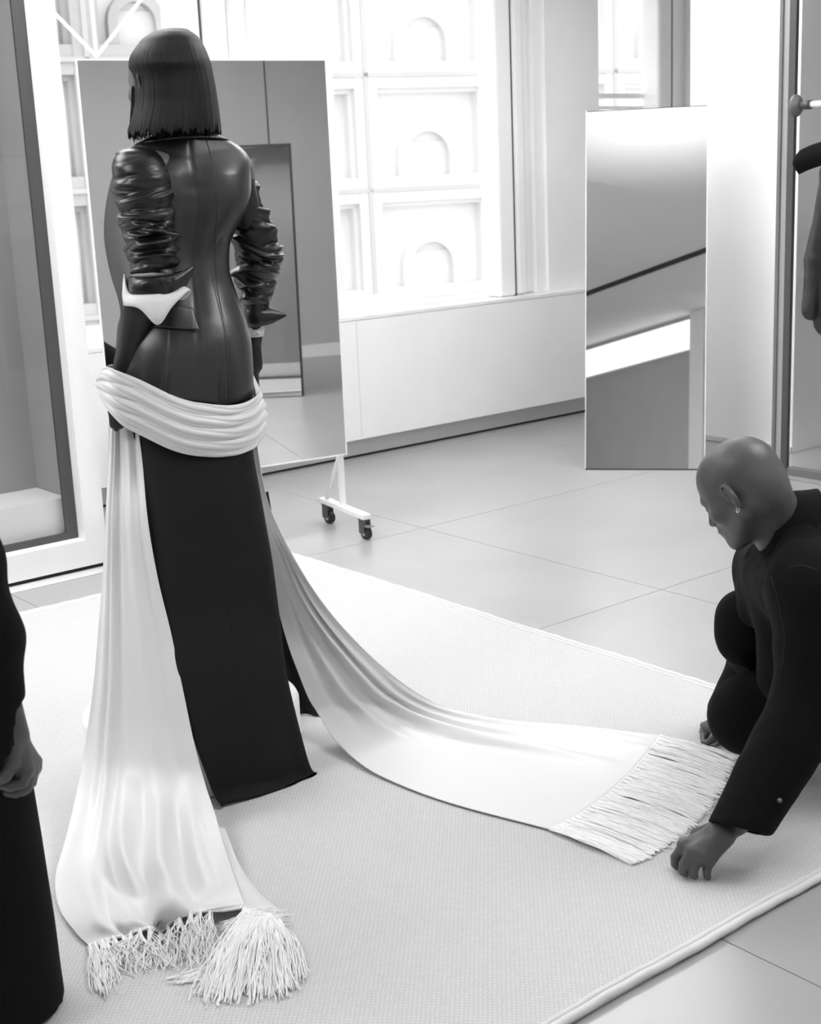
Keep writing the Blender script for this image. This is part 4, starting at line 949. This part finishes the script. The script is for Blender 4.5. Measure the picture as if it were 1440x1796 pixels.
for c in range(nc):
    t = (c + .5) / nc; h = hem2[int(t * (len(hem2) - 1))]; en = e0 * (1 - t) * (1 - 2 * t) + em * 4 * t * (1 - t) + e1 * t * (2 * t - 1)
    cl = RNG.normal() * .007; cz = abs(RNG.normal()) * .003
    for k in range(8):
        off = RNG.normal(size=3) * np.array([.004, .004, .0]); p1 = en + np.array([cl, cl * .8, 0]) + RNG.normal(size=3) * np.array([.009, .009, 0]); p1[2] = RT + .002 + .003 * RNG.random()
        p0 = h + off * .5 + np.array([0, 0, -.002 + .004 * RNG.random()]); jobs.append((wig(p0, p1, 12, .003, lift=.004 + cz), .0014))
    # knots at the hem
    d = (en - h) / np.linalg.norm(en - h); jobs.append((np.array([h - d * .002 + ZX * .003, h + d * .012 + ZX * .003, h + d * .026 + ZX * .001]), np.array([.0022, .0030, .0014])))
strands('fringe', jobs, tr2)
jobs = []
def tuft(hx, tips, n, spread, r=.0011, side=.006, lift=.006):
    h = np.array(hx, float)
    for k in range(n):
        t = RNG.random() * (len(tips) - 1); i = int(t); tip = tips[i] * (1 - t + i) + tips[min(i + 1, len(tips) - 1)] * (t - i)
        p1 = tip + RNG.normal(size=3) * np.array([spread, spread, 0]); p1 = h + (p1 - h) * (.86 + .2 * RNG.random()); p1[2] = RT + .002 + .008 * RNG.random() ** 2
        jobs.append((wig(h + RNG.normal(size=3) * np.array([.003, .003, .001]), p1, 12, side, lift=lift * (.4 + RNG.random())), r))
    m = sum(tips) / len(tips); d = (m - h) / np.linalg.norm(m - h)
    jobs.append((np.array([h - d * .004 + ZX * .002, h + d * .012 + ZX * .003, h + d * .03 + ZX * .002]), np.array([.003, .004, .002])))
H1 = lambda t: hem1[int(t * (len(hem1) - 1))]
# left tassels
for t, tips in ((.01, [(172, 1738), (180, 1742)]), (.05, [(186, 1742), (198, 1752)]), (.10, [(190, 1720), (205, 1735)]), (.14, [(178, 1700), (200, 1722)])):
    tuft(H1(t), [fl(*x, .016) for x in tips], 15, .007)
for t, tips in ((.18, [(205, 1685), (240, 1700)]), (.24, [(215, 1700), (255, 1690)]), (.30, [(200, 1690), (235, 1700)]), (.36, [(235, 1700), (275, 1705)]), (.42, [(250, 1700), (300, 1700)]), (.48, [(265, 1690), (310, 1708)]), (.54, [(285, 1690), (330, 1690)]),
                (.60, [(300, 1685), (345, 1695)]), (.66, [(320, 1690), (360, 1690)]), (.72, [(335, 1680), (365, 1700)]), (.78, [(340, 1690), (385, 1680)])):
    tuft(H1(t), [fl(*x, .016) for x in tips], 13, .013, side=.012)
# a loose swag of thread and the big right tuft
for k in range(18):
    a = fl(290 + 30 * RNG.random(), 1715 + 14 * RNG.random(), .017); m = fl(360 + RNG.normal() * 14, 1706 + RNG.normal() * 14, .02); b = fl(425 + RNG.normal() * 8, 1668 + RNG.normal() * 7, .03)
    t = np.linspace(0, 1, 14)[:, None]; p = a * (1 - t)**2 + 2 * m * t * (1 - t) + b * t * t; p[:, 2] = np.maximum(p[:, 2], RT + .002); jobs.append((p, .0011))
rt = [fl(u, v, z) for u, v, z in ((432, 1592, .032), (446, 1598, .036), (460, 1604, .038), (474, 1606, .038), (488, 1610, .03))]
fan = [[(348, 1742), (385, 1752)], [(372, 1754), (410, 1758)], [(400, 1752), (450, 1756)], [(430, 1750), (480, 1748)], [(470, 1745), (505, 1738)], [(490, 1735), (528, 1722)]]
for k in range(14):
    t = k / 13; h = rt[min(int(t * 4), 3)] * (1 - (t * 4 - min(int(t * 4), 3))) + rt[min(int(t * 4), 3) + 1] * (t * 4 - min(int(t * 4), 3)); fi = fan[min(int(t * 6), 5)]
    tuft(h, [fl(*x, .016) for x in fi], 26, .012, .0013, .008, .014)
for k in range(60):   # threads lying across the knots
    a = fl(380 + 60 * RNG.random(), 1618 + 22 * RNG.random(), .03); b = fl(450 + 60 * RNG.random(), 1596 + 30 * RNG.random(), .03); jobs.append((wig(a, b, 12, .01, lift=.012), .001))
strands('fringe', jobs, tr1)
# narrow side strip of the front train, folded over to the right tuft
T3 = [row(fl(380, 1450, .08), fl(394, 1452, .075)), row(fl(392, 1510, .045), fl(420, 1515, .045)), row(fl(406, 1560, .032), fl(456, 1566, .034)), row(fl(418, 1590, .026), fl(500, 1604, .028), fl(460, 1602, .034))]
sheet('train_fold', T3, 40, 24, lambda S_, T_: .006 * np.sin(T_ * 6) * S_, tr1)
# ================================================================== CROUCHING MAN
HM = at(1303, 860, 3.16)
man = empty('person', (HM[0] + .25, HM[1] + .15, RT), 'bald person crouching in a black coat with one hand on the rug beside the fringe', 'person')
fyaw, fp = math.radians(37), math.radians(35)
Fv = np.array([-math.cos(fyaw) * math.cos(fp), math.sin(fyaw) * math.cos(fp), -math.sin(fp)]); Uv = np.array([-math.cos(fyaw) * math.sin(fp), math.sin(fyaw) * math.sin(fp), math.cos(fp)])
NB = at(1374, 926, 3.18); SHL = at(1432, 1030, 3.02); SHR = at(1352, 1000, 3.40); PEL = at(1640, 1200, 3.42)
KR = at(1304, 1084, 3.47); KR2 = at(1306, 1116, 3.46); KL = at(1290, 1262, 3.36); ELB = at(1424, 1232, 3.0); WRL = fl(1292, 1440, .125)
FR = fl(1345, 1262, RT) ; FR[2] = RT
S = Sdf((.50, 2.75, .0), (1.70, 3.95, 1.03), .0034)
Lh, Rh = put_head(S, HM, Fv, Uv, 1.0)
S.put(cone(Lh(0, -.04, -.02), NB, .060, .062), .025); S.put(cone(NB, NB + np.array([.05, .0, -.07]), .06, .065), .02)
S.put(cone(Lh(0, .0, -.06), NB + np.array([-.02, 0, -.03]), .03, .04), .025)
CH = (SHL + SHR) / 2 * .5 + (NB * .7 + PEL * .3) * .5
S.put(cone(NB + np.array([.09, 0, -.07]), PEL, .10, .13), .06); S.put(cone(SHL, SHR, .055), .06)
S.put(cone(SHL, ELB, .05, .042), .03); S.put(cone(ELB, WRL, .042, .028), .02)
ELR = at(1330, 1150, 3.62); WRR = fl(1262, 1268, .06)
S.put(cone(SHR, ELR, .05, .042), .03); S.put(cone(ELR, WRR, .04, .027), .02)
S.put(cone(PEL + np.array([0, .08, 0]), KR, .09, .06), .03); S.put(cone(KR, FR + np.array([0, 0, .08]), .055, .04), .02); S.put(cone(FR + np.array([.06, 0, .05]), FR + np.array([-.10, .06, .03]), .035, .028), .02)
S.put(cone(PEL - np.array([0, .08, 0]), KL, .09, .06), .03); S.put(cone(KL, KL + np.array([.42, -.08, -.05]), .055, .05), .02); S.put(cone(KL + np.array([.42, -.08, -.05]), KL + np.array([.5, -.09, -.03]), .045, .03), .02)
# near hand resting on its fingertips
mc = [fl(1199, 1483, .076), fl(1214, 1493, .079), fl(1231, 1500, .072), fl(1247, 1506, .060)]
pi_ = [fl(1185, 1504, .046), fl(1200, 1516, .048), fl(1217, 1522, .043), fl(1240, 1524, .036)]
di = [fl(1184, 1515, .031), fl(1198, 1528, .032), fl(1216, 1533, .030), fl(1240, 1535, .0265)]
tp = [fl(1187, 1520, .0245), fl(1202, 1532, .0245), fl(1219, 1537, .024), fl(1242, 1539, .023)]
S.put(cone(WRL, fl(1262, 1462, .108), .028, .030, ((.3, -.6, .7), .72)), .015)
for k in range(4):
    r = (.0112, .0116, .0110, .0098)[k]
    S.put(cone(fl(1268 - 6 * (1 - k / 3), 1458 + 3 * k, .104), mc[k], .022, .0150), .016)
    S.put(cone(mc[k], pi_[k], .0118 * r / .0098, r), .0035); S.put(ell(pi_[k], [r * 1.10] * 3), .003); S.put(cone(pi_[k], di[k], r * .98, r * .92), .0028); S.put(cone(di[k], tp[k], r * .92, r * .78), .0028)
    S.put(ell(mc[k] + np.array([0, 0, .004]), [.014, .014, .0105]), .006)
for k in range(3): S.put(cone(mc[k] * .75 + mc[k + 1] * .25 - [0, 0, .012], mc[k] * .25 + mc[k + 1] * .75 - [0, 0, .012], .011), .008)
th = [fl(1256, 1452, .095), fl(1222, 1463, .066), fl(1207, 1484, .040), fl(1205, 1506, .0235)]
chain(S, th, [.019, .0135, .0115, .0088], .008)
# far hand holding the fringe
hb = fl(1248, 1276, .045); S.put(cone(WRR, hb, .026, .030, ((0, 0, 1), .7)), .015)
for k in range(4):
    a = fl(1246 - 3 * k * 0, 1268 + 6 * k, .045 - .004 * k); b = fl(1234, 1272 + 7 * k, .034 - .003 * k); c = fl(1231 + k, 1284 + 6 * k, .0225)
    chain(S, [hb, a, b, c], [.016, .0105, .0095, .008], .004)
chain(S, [WRR, fl(1250, 1296, .035), fl(1240, 1304, .0225)], [.016, .011, .009], .006)
V, Fq = S.mesh(2); V[:, 2] = np.maximum(V[:, 2], RT + .001)
mb = fast_mesh('body', V, Fq, M['skin'], man)
# earring
ec = Lh(-.081, -.004, -.0345); bm = bmesh.new(); q = np.linspace(0, 2 * math.pi, 22)
Fh = Rh @ np.array([.5, .8, 0]); Fh /= np.linalg.norm(Fh)
bm_tube(bm, [ec + ZX * (.0068 * math.cos(x)) + Fh * (.0068 * math.sin(x)) for x in q], .0011, 6, False); bm_obj('earring', bm, M['ring'], man, True)
# fingernails
for k in range(4):
    nrm = np.array([-.25, -.75, .62]); nrm /= np.linalg.norm(nrm); c = (di[k] + tp[k] * 2) / 3 + nrm * .0072
    S2 = 1
# coat
S = Sdf((.52, 2.62, .0), (1.78, 4.0, 1.0), .0062)
UPB = at(1462, 1006, 3.22)
S.put(cone(UPB, PEL + np.array([-.05, 0, .06]), .145, .20), .06); S.put(cone(NB + np.array([.05, -.02, -.12]), PEL, .12, .2), .06)
S.put(cone(SHL, SHR, .085), .06); S.put(cone(NB + np.array([.035, 0, -.04]), SHL, .074, .085), .05); S.put(cone(NB + np.array([.02, 0, -.06]), SHR, .065, .075), .05)
cuffE = fl(1275, 1470, .105); fdir = (cuffE - ELB) / np.linalg.norm(cuffE - ELB)
CUF = at(1296, 1454, 2.89)
SD = np.array([.9, -.35, .2])
S.put(cone(SHL, ELB, .098, .088), .05); S.put(cone(ELB, CUF - (CUF - ELB) * -.12, .088, .066), .03)
S.put(cone(SHR, ELR, .085, .075), .04); S.put(cone(ELR, WRR + np.array([.03, .02, .03]), .07, .06), .03)
# skirts of the coat spreading to the rug behind him
S.put(cone(PEL + np.array([-.1, -.1, -.05]), np.array([PEL[0] + .0, PEL[1] - .12, .10]), .18, .12), .06)
S.put(cone(PEL + np.array([.1, .1, -.05]), np.array([PEL[0] + .15, PEL[1], .12]), .2, .14), .06)
S.put(cone(at(1348, 1005, 3.3), at(1325, 1068, 3.36), .05, .045), .04); S.put(cone(at(1365, 1010, 3.25), at(1400, 1180, 3.25), .06, .1), .05)
a = (CUF - ELB) / np.linalg.norm(CUF - ELB); cutn = a + np.array([.25, -.15, -.25]) * 1.0
CUTP = CUF
S.clip_plane(CUTP, cutn, (CUF - .16, CUF + np.array([.16, .16, .12])))
S.put(cone(CUTP + a * .08, CUTP - a * .03, .050), .006, True)
for q in ((NB, Lh(0, -.03, -.03)),):
    pass
CC = at(1363, 921, 3.175); ncl = np.array([-.93, .05, .36]); ncl /= np.linalg.norm(ncl)
S.put(cone(CC, CC - ncl * .10, .066, .095), .03); S.put(cone(CC - ncl * .08, UPB, .09, .13), .05)
S.clip_plane(CC + ncl * .004, ncl, (CC - .11, CC + .11))
V, Fq = S.mesh(3); nv = vnormals(V, Fq)
ax_ = np.clip(np.linalg.norm(V - ELB, axis=1) / .3, 0, 1)
V = V + nv * (.005 * wob(V, 26, 3) + .0022 * wob(V, 70, 5))[:, None]; V[:, 2] = np.maximum(V[:, 2], RT + .011)
coat = fast_mesh('coat', V, Fq, M['wool'], man)
# collar standing round the neck
nd = ncl; e1 = np.cross(nd, [0, 1, 0]); e1 /= np.linalg.norm(e1); e2 = np.cross(nd, e1)
N = 72; ph = np.arange(N) * 2 * math.pi / N; P = []
for r, h in ((.066, -.03), (.0655, -.005), (.067, .010), (.071, .016), (.079, .006), (.089, -.018), (.100, -.045), (.108, -.06)):
    P.append(CC + np.outer(np.cos(ph) * r * 1.02, e1) + np.outer(np.sin(ph) * r * .95, e2) + nd * h)
grid_mesh('collar', np.array(P), M['wool'], coat, closed=True, thick=.004)
cb = BVHTree.FromPolygons([tuple(x) for x in V], [tuple(int(q) for q in f) for f in Fq])
SEAM = mat('wool_edge', .02, .9)
for pts in ([(1345, 982), (1340, 1006), (1334, 1030)], [(1324, 1034), (1318, 1070), (1315, 1108), (1324, 1150)], [(1386, 994), (1408, 992), (1432, 1000)], [(1352, 1010), (1366, 1060), (1376, 1120), (1372, 1170)]):
    kk = cat_rows([(i, p) for i, p in enumerate(pts)], 30); hp = [hit(cb, a_, b_, .0006) for a_, b_ in kk]; hp = [h for h in hp if h is not None]
    if len(hp) > 3 and max(np.linalg.norm(np.diff(np.array(hp), axis=0), axis=1)) < .03: tube('seam', hp, .0010, SEAM, coat, 5)
h = hit(cb, 1367, 1404, .001)
if h is not None: tube('cuff_button', [h, h + np.array([0, -.004, .002])], .0055, mat('horn_button', .12, .4), coat, 14)
# trousers: both legs
S = Sdf((.55, 2.9, .0), (1.70, 4.0, .75), .0062)
S.put(cone(PEL + np.array([-.05, .1, 0]), KR, .14, .072), .05); S.put(cone(KR, KR2, .070, .068), .02); S.put(cone(KR2, FR + np.array([.03, .0, .10]), .072, .070), .03)
S.put(cone(PEL - np.array([.05, .08, .04]), KL + np.array([.03, 0, .02]), .14, .098), .04); S.put(cone(KL + np.array([.03, 0, .0]), KL + np.array([.45, -.10, -.04]), .09, .075), .03)
S.put(cone(PEL + np.array([0, .1, 0]), PEL - np.array([0, .1, 0]), .13), .04)
V, Fq = S.mesh(3); nv = vnormals(V, Fq); V = V + nv * (.006 * wob(V, 24, 8) + .002 * wob(V, 70, 9))[:, None]; V[:, 2] = np.maximum(V[:, 2], RT + .002)
fast_mesh('trousers', V, Fq, M['wool'], man)
for ft in (FR + np.array([.02, 0, 0]), KL + np.array([.52, -.10, 0])):
    bm = bmesh.new(); z = RT + .0; b = np.array([ft[0], ft[1], z + .012])
    bm_tube(bm, [b + [.09, 0, .042], b + [.02, 0, .05], b + [-.06, .02, .042], b + [-.13, .04, .036], b + [-.15, .045, .028]], [.034, .042, .038, .032, .012], 18); bm_obj('shoe', bm, M['leather'], man, True)

# ================================================================== STANDING HELPER at the left edge
HX = np.array([-.88, 2.44, RT])
helper = empty('person', HX, 'partly seen person in a black suit with one bare hand hanging, standing nearest the camera', 'person')
WR = at(24, 1290, 2.30); EL3 = at(-62, 985, 2.28); SH3 = at(-60, 640, 2.24)
S = Sdf((-1.36, 2.15, .0), (-.60, 2.80, 1.80), .0036)
hc = np.array([-1.04, 2.45, 1.63]); put_head(S, hc, (-.85, .5, -.05), (0, 0, 1), 1.0)
S.put(cone(hc - [0, 0, .06], hc - [0, 0, .2], .055, .06), .02)
tl = np.array([-1.06, 2.45, 1.36]); S.put(cone(tl, tl - [0, 0, .42], .13, .12, ((.3, 1, 0), .75)), .05)
o_ = np.array([.0, .17, 0]); S.put(cone(tl + [.14, -.03, .04], tl + [-.14, .03, .04], .05), .05)
S.put(cone(tl + [.17, -.03, .04], EL3, .045, .04), .03); S.put(cone(EL3, WR, .039, .027), .02)
S.put(cone(tl + [-.17, .03, .04], tl + [-.2, .03, -.24], .045, .04), .03); S.put(cone(tl + [-.2, .03, -.24], tl + [-.17, .08, -.5], .039, .03), .02)
for q in (-1, 1):
    hp_ = tl + [.09 * q, -.03 * q, -.46]; S.put(cone(hp_, [hp_[0], hp_[1], .5], .085, .055), .03); S.put(cone([hp_[0], hp_[1], .5], [hp_[0], hp_[1], .09], .055, .038), .02); S.put(cone([hp_[0], hp_[1], .06], [hp_[0] - .1, hp_[1] + .06, .045], .035, .028), .02)
# hanging hand: thumb to the left, knuckles to the right, fingers curled
PN = (.95, -.3, .1)
S.put(cone(WR, at(42, 1338, 2.31), .027, .033, (PN, .62)), .012)
fing = [((48, 1350, 2.288), (40, 1374, 2.276), (18, 1380, 2.272), (2, 1378, 2.280)), ((56, 1350, 2.306), (47, 1383, 2.298), (27, 1391, 2.290), (12, 1390, 2.290)),
        ((61, 1346, 2.326), (55, 1372, 2.322), (40, 1388, 2.318), (28, 1389, 2.312)), ((62, 1336, 2.345), (58, 1358, 2.345), (48, 1374, 2.343), (38, 1378, 2.340))]
for k, f in enumerate(fing):
    q = [at(*p) for p in f]; S.put(cone(at(36, 1312, 2.30 + .01 * k), q[0], .015, .0125), .010); S.put(ell(q[0], [.0122] * 3), .004)
    chain(S, q, [.0108, .0098, .0092, .0078], .0028)
chain(S, [at(22, 1308, 2.285), at(21, 1342, 2.272), at(9, 1362, 2.262), at(-8, 1374, 2.262)], [.018, .0125, .0108, .0085], .005)
V, Fq = S.mesh(2); V[:, 2] = np.maximum(V[:, 2], RT + .001)
hbod = fast_mesh('body', V, Fq, M['skin'], helper)
S = Sdf((-1.36, 1.95, .0), (-.48, 2.86, 1.62), .0066)
cufc = at(22, 1286, 2.30); ad = (WR - EL3) / np.linalg.norm(WR - EL3)
S.put(cone(tl + [-.02, 0, .02], tl + [-.03, 0, -.52], .145, .15, ((.3, 1, 0), .78)), .06)
for q in (-1, 1): S.put(cone(tl + [.05 * q, 0, .09], tl + [.17 * q, -.03 * q, .04], .07, .075), .04)
S.put(cone(tl + [.17, -.03, .04], at(-68, 985, 2.28), .075, .067), .04); S.put(cone(at(-68, 985, 2.28), at(-29, 1120, 2.29), .067, .063), .03); S.put(cone(at(-29, 1120, 2.29), at(-6, 1345, 2.30), .063, .057), .03)
S.put(cone(tl + [-.17, .03, .04], tl + [-.2, .03, -.24], .075, .065), .04); S.put(cone(tl + [-.2, .03, -.24], tl + [-.17, .08, -.46], .062, .055), .03)
S.clip_plane(at(28, 1308, 2.30), np.array([.72, 0, -1.]), (at(8, 1300, 2.30) - .12, at(8, 1300, 2.30) + .12))
S.put(cone(at(24, 1330, 2.30), at(14, 1250, 2.30), .036), .006, True)
S.put(cone(hc - [0, 0, .02], hc - [0, 0, .24], .068), .01, True)
V, Fq = S.mesh(3); nv = vnormals(V, Fq); V = V + nv * (.004 * wob(V, 26, 13) + .0015 * wob(V, 70, 15))[:, None]
fast_mesh('jacket', V, Fq, M['wool'], helper)
S = Sdf((-1.36, 1.95, .0), (-.48, 2.86, 1.02), .0066)
r_top = at(46, 1392, 2.47); r_bot = at(119, 1785, 2.47)
for q in (-1, 1):
    top = tl + [.075 * q - .01, -.03 * q, -.42]; S.put(cone(top, [top[0] + .02 * q, top[1], -.05], .115, .10), .03)
S.put(cone([r_top[0] - .115, 2.47, .86], [r_bot[0] - .128, 2.47, -.12], .115, .128), .04)
S.clip_plane([0, 0, RT + .006], [0, 0, -1])
V, Fq = S.mesh(3); nv = vnormals(V, Fq); V = V + nv * (.003 * wob(V, 18, 17))[:, None]
fast_mesh('trousers', V, Fq, M['wool'], helper)
for q in (-1, 1):
    bm = bmesh.new(); b = tl + [.095 * q, -.03 * q, 0]; b = np.array([b[0], b[1], RT])
    bm_tube(bm, [b + [.07, -.02, .04], b + [0, .0, .048], b + [-.08, .03, .040], b + [-.15, .06, .035], b + [-.17, .07, .025]], [.032, .040, .036, .031, .012], 16); bm_obj('shoe', bm, M['leather'], helper, True)
S = None
hp = [(k, x) for k, x in enumerate([(.10, .095), (.092, .1), (.06, .09)])]
S = Sdf(hc - .14, hc + np.array([.14, .14, .15]), .006)
S.put(ell(hc + [.012, -.012, .035], (.086, .1, .098), np.eye(3)), .02)
S.clip_plane(hc + np.array([-.045, .03, 0]), (-.75, .45, -.35))
V, Fq = S.mesh(2); fast_mesh('hair', V, Fq, M['hair'], helper)

# ================================================================== JACKET on the clothes rail
JC = W(RA, -3.87, RZ)
jk = empty('hanging_jacket', W(RA, -3.87, 1.0), 'dark glossy jacket hanging from the white clothes rail', 'jacket')
S = Sdf(JC + np.array([-.36, -.38, -1.15]), JC + np.array([.34, .36, .0]), .007)
bdir = BX; sh = JC - ZX * .25
S.put(cone(sh, sh + bdir * .17 - ZX * .05, .05, .06), .03); S.put(cone(sh, sh - bdir * .13 - ZX * .06, .05, .06), .03)
S.put(cone(sh - ZX * .08, sh - ZX * .70, .11, .13, (AX, .6)), .05); S.put(cone(sh - ZX * .08 + bdir * .08, sh - ZX * .70 + bdir * .1, .1, .12, (AX, .6)), .05)
S.put(cone(sh - bdir * .09 - ZX * .30, sh - bdir * .13 - ZX * .78, .075, .07, (AX, .7)), .03)
S.put(cone(sh - bdir * .13 - ZX * .07, sh - bdir * .19 - ZX * .48 - AX * .03, .058, .052), .03); S.put(cone(sh - bdir * .19 - ZX * .48 - AX * .03, sh - bdir * .185 - ZX * .72 - AX * .06, .052, .046), .02)
S.put(cone(sh + bdir * .17 - ZX * .06, sh + bdir * .20 - ZX * .60, .062, .05), .03)
V, Fq = S.mesh(2); nv = vnormals(V, Fq); ang_ = np.arctan2((V - JC) @ AX, (V - JC) @ BX)
V = V + nv * (.006 * np.sin(ang_ * 9 + (V[:, 2]) * 4) + .005 * wob(V, 40, 4))[:, None]
jb = fast_mesh('jacket_body', V, Fq, mat('dark_nylon', .018, .35, spec=.5), jk)
# hood flap and hanger
G = np.zeros((10, 14, 3))
for i, s in enumerate(np.linspace(0, 1, 10)):
    for j, t in enumerate(np.linspace(0, 1, 14)):
        G[i, j] = sh + ZX * (.085 - .105 * s - .05 * t * t) - BX * (.02 + .275 * t) * (1 - .12 * abs(s - .5) * t) - AX * (.05 + .03 * math.sin(s * 3.1))
grid_mesh('collar', G, M['wool'], jk, thick=.012)
hk_ = [JC + ZX * (.0165 + .002) + AX * -.0, ]
q = np.linspace(-.4, math.pi + .3, 16); bm = bmesh.new()
pts = [JC + AX * (.021 * math.cos(x)) + ZX * (.021 * math.sin(x) - .002) for x in q[::-1]]
pts = [JC + AX * .0 - ZX * .24, JC - ZX * .05] + [JC + AX * (.0195 * math.cos(x)) + ZX * (.0195 * math.sin(x)) for x in np.linspace(-math.pi / 2 - .2, math.pi * .9, 20)]
bm_tube(bm, pts, .0022, 6); bm_obj('hook', bm, M['steel'], jk, True)
bm = bmesh.new(); bm_tube(bm, [sh + BX * .19 - ZX * .07, sh + ZX * .0, sh - BX * .17 - ZX * .07], [.012, .014, .012], 8); bm_obj('hanger', bm, M['frame_dark'], jk, True)
